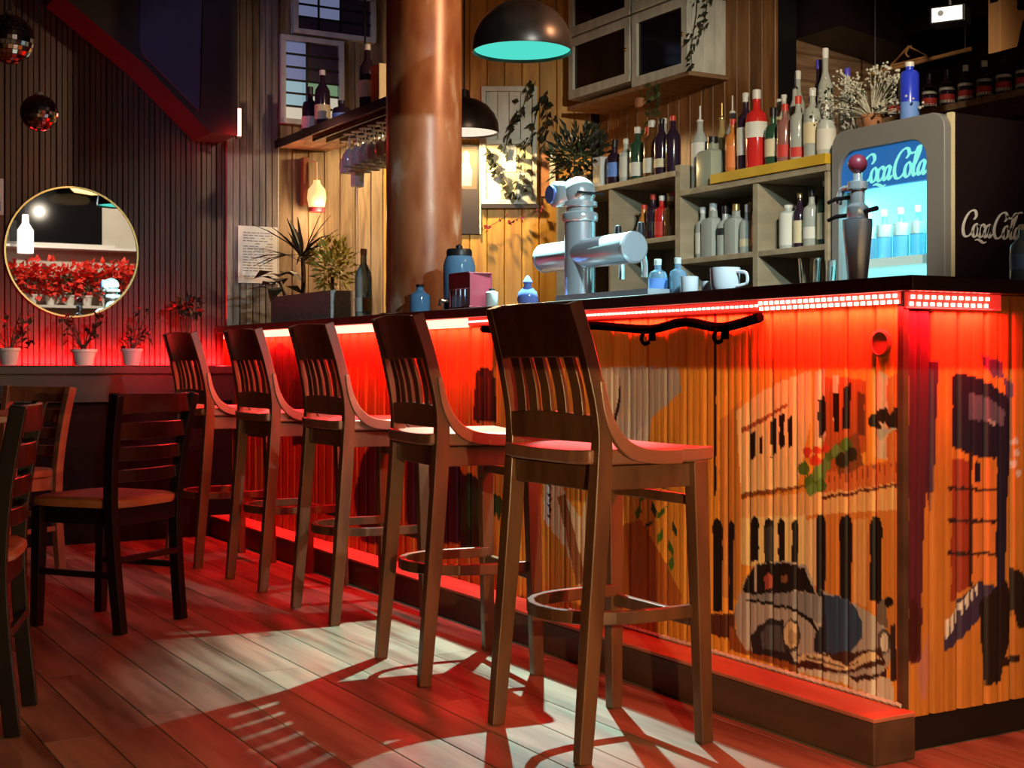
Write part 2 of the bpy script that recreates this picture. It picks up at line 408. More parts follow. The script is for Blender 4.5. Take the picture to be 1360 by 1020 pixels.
FRONT_MURAL = """
.100,.020,.012;6.852 0.991 6.631 1.047 6.421 0.988 6.320 0.804 6.380 0.656 6.762 0.657 6.875 0.834
.050,.012,.010;6.462 0.858 6.290 0.878 6.300 0.549 6.462 0.533
.060,.015,.020;5.615 0.517 5.470 0.640 5.361 0.564 5.300 0.376 5.361 0.163 5.615 0.150 5.698 0.343
.050,.015,.030;5.154 0.544 4.749 0.583 4.613 0.491 4.577 0.267 5.013 0.202 5.168 0.294
.040,.012,.012;4.553 0.915 4.506 0.926 4.420 0.921 4.397 0.728 4.577 0.721
.120,.030,.015;4.530 0.892 4.506 0.892 4.506 0.738 4.530 0.737
.120,.030,.015;4.460 0.893 4.443 0.893 4.443 0.740 4.460 0.739
.020,.020,.010;4.712 0.484 4.613 0.526 4.506 0.499 4.448 0.337 4.506 0.218 4.674 0.212
.030,.060,.015;4.687 0.312 4.625 0.490 4.589 0.465 4.650 0.281
.030,.060,.015;4.631 0.344 4.571 0.483 4.536 0.455 4.595 0.299
.030,.060,.015;4.577 0.375 4.518 0.476 4.483 0.445 4.541 0.316
.030,.060,.015;4.524 0.405 4.466 0.469 4.431 0.435 4.489 0.332
.030,.060,.015;4.471 0.435 4.414 0.462 4.381 0.426 4.437 0.349
.030,.060,.015;4.420 0.464 4.364 0.455 4.331 0.417 4.386 0.365
.620,.550,.480;3.779 0.873 3.699 0.928 3.411 0.933 3.404 0.855 3.443 0.716 3.490 0.668 3.699 0.656 3.761 0.726
.500,.470,.440;3.589 0.928 3.298 0.929 3.279 0.858 3.451 0.762 3.531 0.712
.720,.660,.550;3.743 0.874 3.673 0.928 3.605 0.900 3.597 0.828 3.635 0.756 3.682 0.705 3.708 0.753
.012,.008,.008;3.605 0.904 3.593 0.828 3.622 0.756 3.682 0.698 3.673 0.716 3.635 0.765 3.609 0.833
.012,.008,.008;3.775 0.918 3.734 0.869 3.712 0.782 3.704 0.704 3.721 0.752 3.743 0.849
.820,.600,.380;4.063 0.532 3.965 0.560 3.917 0.492 3.824 0.426 3.797 0.502 3.743 0.531 3.743 0.238 3.843 0.204 3.917 0.315 4.063 0.402
.350,.140,.050;3.975 0.488 3.927 0.504 3.797 0.230 3.852 0.203
.850,.800,.750;4.053 0.554 4.004 0.567 4.034 0.379 4.063 0.402
.060,.020,.020;4.043 0.534 4.019 0.530 4.029 0.519
.060,.020,.020;4.029 0.517 4.004 0.513 4.029 0.501
.060,.020,.020;4.043 0.497 4.019 0.494 4.029 0.483
.060,.020,.020;4.029 0.480 4.004 0.477 4.029 0.465
.060,.020,.020;4.043 0.461 4.019 0.458 4.029 0.447
.060,.020,.020;4.029 0.444 4.004 0.441 4.029 0.429
.060,.020,.020;4.043 0.425 4.019 0.422 4.029 0.411
.050,.160,.020;3.459 0.554 3.461 0.527 3.496 0.503 3.493 0.527
.030,.060,.050;3.427 0.522 3.400 0.494 3.405 0.469 3.431 0.494
.070,.220,.030;3.388 0.559 3.348 0.544 3.338 0.531 3.378 0.544
.050,.160,.020;3.358 0.512 3.365 0.489 3.403 0.468 3.396 0.489
.030,.060,.050;3.328 0.474 3.299 0.448 3.301 0.426 3.329 0.448
.070,.220,.030;3.373 0.447 3.370 0.418 3.399 0.391 3.401 0.418
.050,.160,.020;3.343 0.414 3.317 0.387 3.321 0.363 3.347 0.387
.030,.060,.050;3.419 0.465 3.430 0.447 3.473 0.429 3.462 0.446
.070,.220,.030;3.324 0.373 3.313 0.343 3.332 0.315 3.343 0.343
.050,.160,.020;3.490 0.509 3.485 0.478 3.511 0.451 3.517 0.479
.030,.060,.050;3.404 0.581 3.361 0.569 3.350 0.557 3.392 0.568
.500,.140,.020;3.622 0.421 3.490 0.458 3.373 0.356 3.279 0.256 3.298 0.204 3.614 0.184
.720,.300,.060;3.103 0.775 3.003 0.841 3.003 0.275 3.103 0.282
.950,.700,.330;3.026 0.809 2.923 0.864 2.831 0.896 2.725 0.922 2.725 0.789 2.748 0.709 2.777 0.612 3.006 0.569
.800,.450,.100;2.725 0.907 2.672 0.915 2.672 0.713 2.725 0.671
.500,.120,.030;2.672 0.907 2.524 0.899 2.524 0.721 2.672 0.635
.780,.620,.400;2.708 0.922 2.669 0.926 2.669 0.752 2.708 0.711
.750,.600,.420;2.641 0.911 2.622 0.911 2.622 0.792 2.641 0.792
.750,.650,.450;2.498 0.908 2.478 0.923 2.453 0.909 2.453 0.707 2.498 0.704
.660,.220,.050;2.453 0.909 2.384 0.917 2.384 0.657 2.453 0.633
.012,.008,.008;2.974 0.744 2.945 0.756 2.945 0.683 2.970 0.669
.012,.008,.008;2.929 0.740 2.914 0.747 2.914 0.696 2.926 0.691
.012,.008,.008;2.886 0.783 2.858 0.796 2.858 0.699 2.883 0.687
.012,.008,.008;2.849 0.800 2.825 0.811 2.825 0.721 2.846 0.709
.012,.008,.008;2.813 0.792 2.795 0.802 2.795 0.722 2.810 0.713
.012,.008,.008;2.697 0.848 2.669 0.859 2.669 0.762 2.694 0.751
.012,.008,.008;2.641 0.865 2.619 0.869 2.619 0.770 2.638 0.763
.012,.008,.008;2.603 0.879 2.576 0.893 2.579 0.775 2.606 0.770
.150,.050,.020;2.553 0.867 2.529 0.867 2.529 0.758 2.553 0.757
.250,.080,.020;3.006 0.579 2.772 0.618 2.725 0.631 2.725 0.620 3.006 0.562
.350,.100,.030;3.003 0.758 2.816 0.836 2.816 0.826 3.003 0.743
.900,.550,.220;3.006 0.562 2.384 0.657 2.384 0.567 3.006 0.506
.700,.200,.050;2.663 0.659 2.399 0.714 2.384 0.657 2.686 0.605
.250,.050,.020;2.658 0.652 2.652 0.652 2.655 0.627
.250,.050,.020;2.637 0.656 2.632 0.657 2.635 0.631
.250,.050,.020;2.617 0.661 2.612 0.661 2.615 0.635
.250,.050,.020;2.597 0.665 2.592 0.666 2.595 0.639
.250,.050,.020;2.577 0.670 2.572 0.670 2.575 0.643
.250,.050,.020;2.558 0.674 2.553 0.674 2.555 0.647
.250,.050,.020;2.539 0.678 2.533 0.679 2.536 0.651
.250,.050,.020;2.519 0.683 2.514 0.683 2.517 0.655
.250,.050,.020;2.500 0.687 2.495 0.687 2.498 0.658
.250,.050,.020;2.481 0.691 2.476 0.691 2.479 0.662
.250,.050,.020;2.463 0.695 2.458 0.695 2.460 0.666
.250,.050,.020;2.444 0.699 2.439 0.700 2.442 0.670
.250,.050,.020;2.426 0.703 2.421 0.704 2.424 0.673
.250,.050,.020;2.408 0.707 2.403 0.708 2.405 0.677
.120,.030,.020;2.691 0.595 2.384 0.657 2.384 0.650 2.691 0.587
.250,.090,.030;2.630 0.735 2.550 0.767 2.534 0.683 2.625 0.654
.020,.020,.015;2.478 0.798 2.479 0.791 2.484 0.786 2.490 0.782 2.498 0.781 2.506 0.782 2.513 0.785 2.517 0.790 2.519 0.796 2.517 0.803 2.513 0.808 2.506 0.812 2.498 0.813 2.490 0.812 2.484 0.809 2.479 0.804
.020,.020,.015;2.445 0.814 2.447 0.807 2.452 0.800 2.459 0.796 2.468 0.795 2.477 0.796 2.484 0.799 2.489 0.805 2.491 0.812 2.489 0.819 2.484 0.825 2.477 0.829 2.468 0.831 2.459 0.830 2.452 0.826 2.447 0.820
.020,.020,.015;2.418 0.804 2.420 0.797 2.425 0.791 2.432 0.786 2.440 0.785 2.449 0.786 2.456 0.789 2.461 0.795 2.463 0.802 2.461 0.809 2.456 0.815 2.449 0.819 2.440 0.821 2.432 0.820 2.425 0.816 2.420 0.810
.020,.020,.015;2.399 0.819 2.400 0.813 2.404 0.807 2.411 0.804 2.418 0.802 2.426 0.803 2.432 0.806 2.436 0.811 2.438 0.817 2.436 0.824 2.432 0.829 2.426 0.833 2.418 0.834 2.411 0.833 2.404 0.830 2.400 0.825
.020,.020,.015;2.470 0.783 2.472 0.779 2.475 0.774 2.480 0.772 2.486 0.770 2.491 0.771 2.496 0.774 2.500 0.777 2.501 0.782 2.500 0.787 2.496 0.791 2.491 0.794 2.486 0.795 2.480 0.794 2.475 0.792 2.472 0.788
.020,.020,.015;2.406 0.791 2.407 0.786 2.411 0.781 2.417 0.778 2.423 0.777 2.430 0.777 2.435 0.780 2.439 0.785 2.440 0.790 2.439 0.795 2.435 0.800 2.430 0.803 2.423 0.805 2.417 0.804 2.411 0.801 2.407 0.797
.450,.600,.500;2.498 0.778 2.408 0.786 2.448 0.773 2.478 0.751
.090,.200,.030;2.700 0.633 2.702 0.625 2.707 0.619 2.715 0.613 2.725 0.611 2.735 0.612 2.744 0.616 2.749 0.622 2.751 0.630 2.749 0.638 2.744 0.645 2.735 0.650 2.725 0.652 2.715 0.651 2.707 0.647 2.702 0.641
.160,.320,.080;2.663 0.655 2.665 0.647 2.671 0.639 2.681 0.634 2.691 0.631 2.702 0.632 2.711 0.636 2.717 0.643 2.720 0.652 2.717 0.660 2.711 0.668 2.702 0.674 2.691 0.676 2.681 0.675 2.671 0.671 2.665 0.664
.090,.200,.030;2.725 0.667 2.727 0.660 2.732 0.654 2.739 0.649 2.748 0.647 2.757 0.648 2.765 0.651 2.770 0.657 2.772 0.664 2.770 0.671 2.765 0.677 2.757 0.682 2.748 0.684 2.739 0.683 2.732 0.679 2.727 0.674
.160,.320,.080;2.649 0.680 2.651 0.673 2.656 0.667 2.663 0.662 2.672 0.660 2.680 0.661 2.687 0.664 2.692 0.670 2.694 0.677 2.692 0.684 2.687 0.690 2.680 0.694 2.672 0.696 2.663 0.695 2.656 0.692 2.651 0.686
.090,.200,.030;2.633 0.706 2.634 0.700 2.639 0.694 2.645 0.691 2.652 0.689 2.660 0.690 2.666 0.693 2.670 0.697 2.672 0.703 2.670 0.709 2.666 0.715 2.660 0.718 2.652 0.720 2.645 0.719 2.639 0.716 2.634 0.711
.160,.320,.080;2.603 0.717 2.605 0.710 2.609 0.704 2.617 0.700 2.625 0.698 2.633 0.699 2.640 0.702 2.645 0.708 2.647 0.714 2.645 0.721 2.640 0.727 2.633 0.732 2.625 0.733 2.617 0.732 2.609 0.729 2.605 0.723
.700,.060,.030;2.688 0.689 2.690 0.683 2.694 0.677 2.701 0.673 2.708 0.672 2.716 0.672 2.722 0.676 2.727 0.680 2.728 0.686 2.727 0.692 2.722 0.698 2.716 0.702 2.708 0.703 2.701 0.703 2.694 0.699 2.690 0.695
.700,.060,.030;2.720 0.710 2.721 0.705 2.725 0.701 2.730 0.697 2.737 0.696 2.743 0.696 2.749 0.699 2.753 0.703 2.754 0.708 2.753 0.714 2.749 0.718 2.743 0.722 2.737 0.723 2.730 0.722 2.725 0.720 2.721 0.716
.090,.200,.030;2.571 0.734 2.573 0.727 2.577 0.721 2.584 0.717 2.592 0.715 2.601 0.716 2.608 0.719 2.612 0.725 2.614 0.732 2.612 0.738 2.608 0.744 2.601 0.748 2.592 0.750 2.584 0.749 2.577 0.746 2.573 0.740
.030,.030,.015;2.584 0.695 2.586 0.687 2.591 0.681 2.599 0.676 2.609 0.674 2.618 0.675 2.626 0.679 2.631 0.685 2.633 0.692 2.631 0.700 2.626 0.707 2.618 0.711 2.609 0.713 2.599 0.712 2.591 0.709 2.586 0.703
.030,.030,.015;2.555 0.712 2.557 0.705 2.561 0.699 2.568 0.695 2.576 0.693 2.585 0.694 2.592 0.698 2.596 0.703 2.598 0.710 2.596 0.716 2.592 0.722 2.585 0.726 2.576 0.728 2.568 0.727 2.561 0.724 2.557 0.719
.090,.200,.030;2.663 0.626 2.665 0.619 2.670 0.613 2.677 0.609 2.686 0.607 2.694 0.607 2.702 0.611 2.706 0.616 2.708 0.623 2.706 0.630 2.702 0.636 2.694 0.641 2.686 0.643 2.677 0.642 2.670 0.639 2.665 0.633
.700,.060,.030;2.688 0.716 2.689 0.712 2.693 0.708 2.697 0.705 2.703 0.704 2.708 0.705 2.713 0.707 2.716 0.710 2.717 0.714 2.716 0.719 2.713 0.723 2.708 0.725 2.703 0.726 2.697 0.726 2.693 0.724 2.689 0.720
.160,.320,.080;2.700 0.614 2.701 0.608 2.705 0.602 2.712 0.598 2.720 0.596 2.727 0.597 2.734 0.600 2.738 0.605 2.740 0.611 2.738 0.617 2.734 0.622 2.727 0.626 2.720 0.628 2.712 0.627 2.705 0.625 2.701 0.620
.700,.060,.030;2.655 0.722 2.656 0.717 2.659 0.714 2.664 0.711 2.669 0.710 2.674 0.710 2.679 0.713 2.682 0.716 2.683 0.720 2.682 0.725 2.679 0.728 2.674 0.731 2.669 0.732 2.664 0.732 2.659 0.729 2.656 0.726
.980,.780,.360;3.006 0.510 2.742 0.543 2.742 0.393 3.006 0.380
.720,.260,.050;2.742 0.543 2.384 0.592 2.384 0.224 2.524 0.329 2.742 0.354
.860,.620,.330;2.742 0.532 2.703 0.539 2.697 0.360 2.742 0.374
.820,.420,.150;2.566 0.549 2.519 0.557 2.519 0.339 2.566 0.341
.012,.008,.008;3.133 0.470 3.125 0.490 3.109 0.500 3.094 0.493 3.086 0.475 3.089 0.237 3.130 0.230
.012,.008,.008;3.062 0.485 3.057 0.496 3.049 0.502 3.040 0.498 3.036 0.488 3.039 0.249 3.059 0.246
.012,.008,.008;2.967 0.495 2.961 0.512 2.948 0.520 2.936 0.514 2.929 0.499 2.932 0.397 2.964 0.393
.012,.008,.008;2.910 0.497 2.904 0.513 2.892 0.521 2.880 0.516 2.873 0.501 2.876 0.400 2.907 0.396
.012,.008,.008;2.852 0.507 2.847 0.520 2.837 0.526 2.827 0.522 2.822 0.510 2.825 0.407 2.849 0.404
.012,.008,.008;2.798 0.510 2.793 0.522 2.785 0.527 2.776 0.523 2.772 0.513 2.774 0.397 2.795 0.395
.012,.008,.008;2.703 0.528 2.696 0.545 2.684 0.553 2.672 0.547 2.666 0.532 2.669 0.345 2.700 0.340
.012,.008,.008;2.617 0.530 2.609 0.551 2.594 0.561 2.579 0.554 2.571 0.535 2.574 0.317 2.614 0.311
.012,.008,.008;2.511 0.539 2.504 0.558 2.491 0.567 2.477 0.561 2.470 0.543 2.473 0.355 2.509 0.350
.050,.050,.050;2.907 0.495 2.876 0.498 2.879 0.404 2.904 0.401
.100,.030,.015;3.154 0.220 3.036 0.239 3.036 0.165 3.154 0.162
.300,.100,.030;3.059 0.203 2.987 0.184 2.772 0.151 2.772 0.121 3.059 0.135
.720,.660,.580;2.786 0.140 2.603 0.164 2.438 0.177 2.433 0.114 2.603 0.129 2.772 0.127
.050,.020,.020;2.603 0.152 2.453 0.200 2.453 0.178 2.550 0.144
.460,.430,.420;3.036 0.245 3.013 0.291 2.987 0.345 2.942 0.388 2.831 0.414 2.737 0.410 2.703 0.350 2.625 0.351 2.524 0.329 2.463 0.298 2.440 0.265 2.445 0.212 2.478 0.177 2.603 0.148 2.783 0.145 2.923 0.147 2.987 0.148 3.026 0.183
.012,.008,.008;3.000 0.309 2.974 0.363 2.929 0.392 2.819 0.410 2.748 0.401 2.705 0.344 2.772 0.340 2.955 0.303
.450,.100,.070;2.910 0.355 2.886 0.375 2.873 0.336 2.904 0.323
.250,.100,.050;2.843 0.372 2.813 0.380 2.813 0.360 2.837 0.353
.500,.450,.420;2.948 0.383 2.940 0.384 2.940 0.314 2.948 0.313
.260,.270,.310;2.955 0.303 2.831 0.329 2.703 0.344 2.680 0.324 2.686 0.265 2.720 0.275 2.801 0.296 2.955 0.291
.012,.008,.008;3.000 0.284 2.948 0.292 2.801 0.294 2.720 0.279 2.691 0.248 2.697 0.239 2.731 0.269 2.807 0.285 2.955 0.283
.020,.020,.035;2.703 0.348 2.663 0.342 2.658 0.196 2.714 0.189 2.708 0.241 2.686 0.265 2.680 0.324
.035,.070,.160;2.669 0.341 2.625 0.351 2.571 0.336 2.534 0.297 2.540 0.255 2.582 0.210 2.663 0.195
.020,.020,.030;2.955 0.142 2.967 0.185 2.936 0.219 2.886 0.248 2.831 0.253 2.813 0.184 2.777 0.142 2.892 0.145
.090,.100,.120;2.917 0.161 2.923 0.201 2.892 0.231 2.843 0.239 2.825 0.169
.050,.040,.030;2.763 0.224 2.765 0.207 2.773 0.192 2.784 0.180 2.798 0.174 2.812 0.175 2.823 0.183 2.831 0.196 2.834 0.212 2.831 0.229 2.823 0.245 2.812 0.257 2.798 0.262 2.784 0.261 2.773 0.253 2.765 0.240
.720,.580,.360;2.773 0.224 2.775 0.210 2.781 0.198 2.790 0.188 2.801 0.184 2.812 0.184 2.821 0.191 2.827 0.201 2.829 0.215 2.827 0.229 2.821 0.242 2.812 0.251 2.801 0.256 2.790 0.255 2.781 0.248 2.775 0.238
.450,.330,.200;2.783 0.217 2.784 0.208 2.788 0.200 2.792 0.195 2.798 0.192 2.804 0.193 2.808 0.197 2.812 0.203 2.813 0.212 2.812 0.220 2.808 0.228 2.804 0.234 2.798 0.236 2.792 0.235 2.788 0.231 2.784 0.225
.100,.090,.090;2.440 0.265 2.442 0.252 2.447 0.241 2.454 0.233 2.463 0.229 2.471 0.230 2.479 0.236 2.484 0.245 2.486 0.257 2.484 0.269 2.479 0.280 2.471 0.288 2.463 0.292 2.454 0.291 2.447 0.286 2.442 0.276
.800,.740,.700;2.447 0.262 2.448 0.252 2.451 0.244 2.455 0.238 2.460 0.235 2.466 0.236 2.470 0.241 2.473 0.248 2.474 0.257 2.473 0.266 2.470 0.275 2.466 0.281 2.460 0.283 2.455 0.282 2.451 0.278 2.448 0.271
.200,.160,.130;2.483 0.353 2.458 0.366 2.448 0.294 2.493 0.304
.012,.008,.008;2.433 0.361 2.434 0.356 2.437 0.351 2.442 0.348 2.448 0.346 2.454 0.346 2.458 0.348 2.462 0.352 2.463 0.356 2.462 0.362 2.458 0.366 2.454 0.370 2.448 0.372 2.442 0.371 2.437 0.369 2.434 0.366
.060,.020,.015;2.783 0.173 2.658 0.196 2.473 0.240 2.458 0.206 2.603 0.154 2.783 0.137
.750,.600,.400;2.777 0.166 2.725 0.187 2.658 0.188 2.598 0.176 2.534 0.218 2.498 0.229 2.473 0.215 2.509 0.204 2.561 0.179 2.614 0.158 2.674 0.162 2.737 0.166 2.783 0.149
.150,.100,.060;2.742 0.170 2.669 0.170 2.609 0.165 2.550 0.193 2.550 0.197 2.609 0.170 2.669 0.176 2.737 0.177
.040,.020,.020;2.443 0.304 2.423 0.308 2.423 0.171 2.443 0.167
.070,.008,.006;2.375 1.089 2.360 1.089 2.360 0.121 2.375 0.118
.012,.008,.008;3.127 1.080 3.115 1.080 3.115 0.560 3.127 0.559
.200,.060,.020;2.879 0.966 2.873 0.966 2.873 0.702 2.879 0.702
"""
END_MURAL = """
.100,.015,.030;2.488 1.091 2.572 1.093 2.567 0.798 2.541 0.543 2.531 0.214 2.488 0.219
.060,.015,.050;2.557 0.946 2.593 0.946 2.577 0.651 2.567 0.578 2.546 0.634
.120,.060,.160;2.736 0.964 2.779 0.908 2.860 0.898 2.860 0.677 2.818 0.946
.300,.040,.020;2.640 0.704 2.709 0.698 2.709 0.392 2.634 0.351
.700,.200,.050;2.714 0.683 2.804 0.676 2.804 0.394 2.714 0.401
.016,.012,.035;2.640 0.914 2.687 0.916 2.749 0.902 2.818 0.869 2.854 0.840 2.851 0.716 2.796 0.702 2.725 0.709 2.640 0.734
.100,.090,.170;2.698 0.869 2.763 0.857 2.829 0.822 2.826 0.782 2.752 0.798 2.698 0.803
.350,.330,.420;2.768 0.802 2.793 0.794 2.793 0.786 2.768 0.792
.016,.012,.035;2.801 0.710 2.846 0.716 2.834 0.525 2.826 0.354 2.796 0.357 2.796 0.528
.016,.012,.035;2.720 0.698 2.741 0.697 2.741 0.644 2.720 0.645
.030,.012,.015;2.624 0.638 2.804 0.626 2.804 0.617 2.624 0.629
.030,.012,.015;2.624 0.560 2.804 0.546 2.804 0.537 2.624 0.551
.030,.012,.015;2.624 0.480 2.804 0.464 2.804 0.455 2.624 0.471
.050,.015,.015;2.698 0.721 2.711 0.720 2.711 0.382 2.698 0.383
.050,.030,.080;2.613 0.261 2.661 0.349 2.730 0.396 2.796 0.376 2.736 0.305 2.671 0.255 2.613 0.231
.750,.700,.720;2.616 0.305 2.627 0.315 2.629 0.274 2.619 0.260
.750,.700,.720;2.633 0.318 2.644 0.328 2.646 0.289 2.636 0.277
.750,.700,.720;2.650 0.332 2.661 0.342 2.663 0.304 2.653 0.294
.750,.700,.720;2.667 0.345 2.678 0.355 2.681 0.319 2.670 0.311
.750,.700,.720;2.685 0.358 2.695 0.369 2.698 0.335 2.687 0.328
.750,.700,.720;2.702 0.372 2.713 0.382 2.715 0.350 2.705 0.345
.750,.700,.720;2.720 0.385 2.730 0.396 2.733 0.366 2.722 0.363
.020,.010,.010;2.736 0.343 2.834 0.391 2.862 0.332 2.846 0.237 2.812 0.136 2.763 0.132 2.741 0.248
.020,.012,.010;2.846 0.425 2.896 0.406 2.936 0.345 2.936 0.267 2.879 0.261 2.851 0.333
.030,.012,.010;2.785 0.187 2.879 0.199 2.885 0.180 2.796 0.166
.060,.010,.010;2.531 0.291 2.529 0.262 2.524 0.237 2.517 0.222 2.508 0.217 2.499 0.223 2.492 0.241 2.487 0.266 2.485 0.295 2.487 0.324 2.492 0.349 2.499 0.365 2.508 0.370 2.517 0.363 2.524 0.346 2.529 0.321
.550,.200,.150;2.521 0.197 2.557 0.285 2.567 0.210 2.546 0.121 2.531 0.123
.600,.500,.550;2.879 0.738 2.878 0.734 2.876 0.731 2.872 0.729 2.868 0.729 2.864 0.730 2.860 0.732 2.858 0.735 2.857 0.739 2.858 0.742 2.860 0.745 2.864 0.747 2.868 0.748 2.872 0.747 2.876 0.745 2.878 0.742
.600,.500,.550;2.885 0.711 2.884 0.707 2.882 0.704 2.878 0.702 2.874 0.702 2.869 0.703 2.866 0.705 2.863 0.708 2.862 0.712 2.863 0.715 2.866 0.718 2.869 0.720 2.874 0.721 2.878 0.720 2.882 0.718 2.884 0.715
.600,.500,.550;2.874 0.684 2.873 0.681 2.870 0.678 2.867 0.676 2.862 0.675 2.858 0.676 2.854 0.678 2.852 0.682 2.851 0.685 2.852 0.689 2.854 0.692 2.858 0.694 2.862 0.694 2.867 0.694 2.870 0.691 2.873 0.688
.600,.500,.550;2.888 0.661 2.887 0.657 2.884 0.654 2.881 0.652 2.876 0.652 2.872 0.653 2.869 0.655 2.866 0.658 2.865 0.662 2.866 0.665 2.869 0.668 2.872 0.670 2.876 0.671 2.881 0.670 2.884 0.668 2.887 0.664
"""

# ------------------------------------------------------------------ the room
H = 3.15
floor = struct(MB().box(-1.8, 5.7, -1.7, 7.7, -0.12, -0.02).build('floor', 'black'))
floor_meshes = {}
pw = 0.145
x = -0.75
k = 0
while x < 4.2:
    y = -0.4 - random.random() * 1.6 + 0.8
    if x > 2.3: pass
    while y < (7.6 if x < 2.4 else 2.6):
        L = random.choice([1.2, 1.6, 2.0, 2.4])
        y1 = min(y + L, 7.6)
        Lr = round(y1 - y, 3)
        if y1 > 1.6 and Lr > 0.05:
            key = Lr
            if key not in floor_meshes:
                mb = MB(); g = 0.0009; c = 0.0018
                lo = [(g, -0.02), (pw-g, -0.02), (pw-g, -c), (pw-g-c, 0), (g+c, 0), (g, -c)]
                mb.prism([(a, b) for a, b in lo], g, Lr - g, 'y')
                o = mb.build('plank', 'floor_wood', floor)
                floor_meshes[key] = o.data
                o.location = (x, y, 0)
            else:
                share(floor_meshes[key], 'plank', floor, (x, y, 0))
        y = y1
    x += pw
ceiling = struct(MB().box(-1.8, 5.7, -1.7, 7.7, H, H + 0.1).build('ceiling', 'plaster_dark'))

def board_mesh(wd, h, beads, mat, th=0.018, horiz=False):
    """vertical board in local x (0..wd), z (0..h), front face towards -y, grooves between beads"""
    pts = [(0.0, 0.0), (0.0, -th + 0.006), (0.004, -th)]
    for i in range(1, beads):
        c = wd * i / beads
        pts += [(c - 0.003, -th), (c, -th + 0.006), (c + 0.003, -th)]
    pts += [(wd - 0.004, -th), (wd, -th + 0.006), (wd, 0.0)]
    mb = MB().prism(pts, 0, h, 'z')
    import bmesh
    me = mb.mesh('board'); bm = bmesh.new(); bm.from_mesh(me); bmesh.ops.recalc_face_normals(bm, faces=bm.faces); bm.to_mesh(me); bm.free()
    me.materials.append(M[mat])
    return me

def boards(parent, p0, ang, total, wd, z0, h, beads, mat, th=0.018):
    me = board_mesh(wd - 0.002, h, beads, mat, th)
    n = int(total / wd + 0.5)
    for i in range(n):
        share(me, 'plank', parent, (p0[0] + math.cos(ang)*wd*i, p0[1] + math.sin(ang)*wd*i, z0), (0, 0, ang))

wall_far = struct(MB().box(-1.8, 3.6, 7.62, 7.72, -0.02, H).build('wall_far', 'black'))
boards(wall_far, (0.96, 7.62), 0, 1.54, 0.088, 0, H, 3, 'dark_board')
boards(wall_far, (2.50, 7.58), 0, 0.31, 0.0775, 0, H, 2, 'grey_board', 0.02)
boards(wall_far, (2.81, 7.62), 0, 0.80, 0.10, 0, H, 1, 'brown_board')
MB().box(2.80, 2.815, 7.57, 7.62, 0, 2.19).build('edge_trim', 'stone_grey', wall_far)
wd = struct(MB().prism([(3.494, 7.62), (4.66, 6.947), (4.66, 7.1), (3.494, 7.78)], 0, H, 'z').build('wall_corner', 'black'))
boards(wd, (3.494, 7.61), R(-30), 1.26, 0.105, 0, H, 1, 'yellow_board')
wb = struct(MB().box(4.64, 4.76, 5.35, 7.0, 0, H).build('wall_back', 'black'))
boards(wb, (4.64, 6.95), R(-90), 1.6, 0.10, 0, H, 1, 'amber_board')
ws = struct(MB().box(4.70, 5.7, 5.40, 5.5, 0, H).build('wall_side', 'black'))
sm = MB().prism([(0, 0), (0.012, 0), (0.024, 0.012), (0.016, 0.068), (0, 0.068)], 0, 0.95, 'x')
me = sm.mesh('siding'); me.materials.append(M['siding'])
for i in range(26):
    share(me, 'plank', ws, (5.62, 5.40, 1.2 + i * 0.07), (0, 0, PI))
wr = struct(MB().box(5.6, 5.7, -1.7, 5.4, 0, H).build('wall_right', 'plaster_dark'))
wl = struct(MB().box(-1.8, -1.7, -1.7, 7.7, 0, H).build('wall_left', 'plaster_dark'))
wn = struct(MB().box(-1.8, 5.7, -1.7, -1.6, 0, H).build('wall_near', 'plaster_pale'))
struct(MB().prism([(4.78, H), (4.78, 2.60), (5.58, 2.50), (5.58, H)], 5.05, 5.38, 'y').build('trim_2', 'black_panel'))
# dropped stair soffit against the far wall
sof = struct(MB().prism([(2.47, 2.19), (2.317, 2.19), (1.95, 2.53), (1.52, 2.84), (1.52, H), (2.47, H)], 7.28, 7.60, 'y').build('trim_1', 'plaster_dark'))
MB().prism([(2.25, 2.30), (1.95, 2.57), (1.93, 2.62), (1.93, H-0.01), (2.27, H-0.01)], 7.262, 7.28, 'y').build('panel', 'plaster_blue_lit', sof)  # blue-lit part of the soffit face, painted as a tinted panel
# wall counter below the mirror
wc = thing('wall_counter', 'dark wooden counter running along the board wall under the round mirror', 'counter', (1.7, 7.42, 0))
MB().box(-0.8, 0.78, -0.15, 0.17, 0.885, 0.93).build('top', 'black_wood', wc, bevel=0.004)
MB().box(-0.8, 0.76, -0.115, -0.085, 0.74, 0.885).build('apron', 'black_wood', wc)
MB().box(-0.8, 0.76, -0.08, -0.06, 0.0, 0.885).build('shade_panel', 'under_counter_shade', wc)  # dark sheet standing in for the shade under the counter
for xx in (-0.7, 0.0, 0.7):
    MB().box(xx - 0.03, xx + 0.03, -0.058, 0.16, 0, 0.885).build('bracket', 'black_wood', wc)

# ------------------------------------------------------------------ bar counter
YE0, YE1 = 2.40, 7.55
XF = 2.472
bar = thing('bar_counter', 'long wooden bar counter with a painted street scene on its boards', 'bar', (XF, YE0, 0))
def W(mb):            # world coordinates into the bar's own
    mb.v = [(a - XF, b - YE0, c) for a, b, c in mb.v]; return mb
W(MB().prism([(2.44, 2.34), (3.75, 2.34), (3.75, 2.92), (3.05, 2.92), (3.05, 7.58), (2.44, 7.58)], 1.113, 1.150, 'z')).build('countertop', 'counter_top', bar, bevel=0.004)
W(MB().box(XF + 0.016, 2.52, YE0 + 0.016, YE1, 0.06, 1.112)).build('front_frame', 'black', bar)
W(MB().box(XF + 0.016, 3.74, YE0 + 0.017, YE0 + 0.06, 0.06, 1.112)).build('end_frame', 'black', bar)
W(MB().box(2.95, 3.03, 2.9, YE1, 0, 1.112)).build('back_panel', 'black_wood', bar)
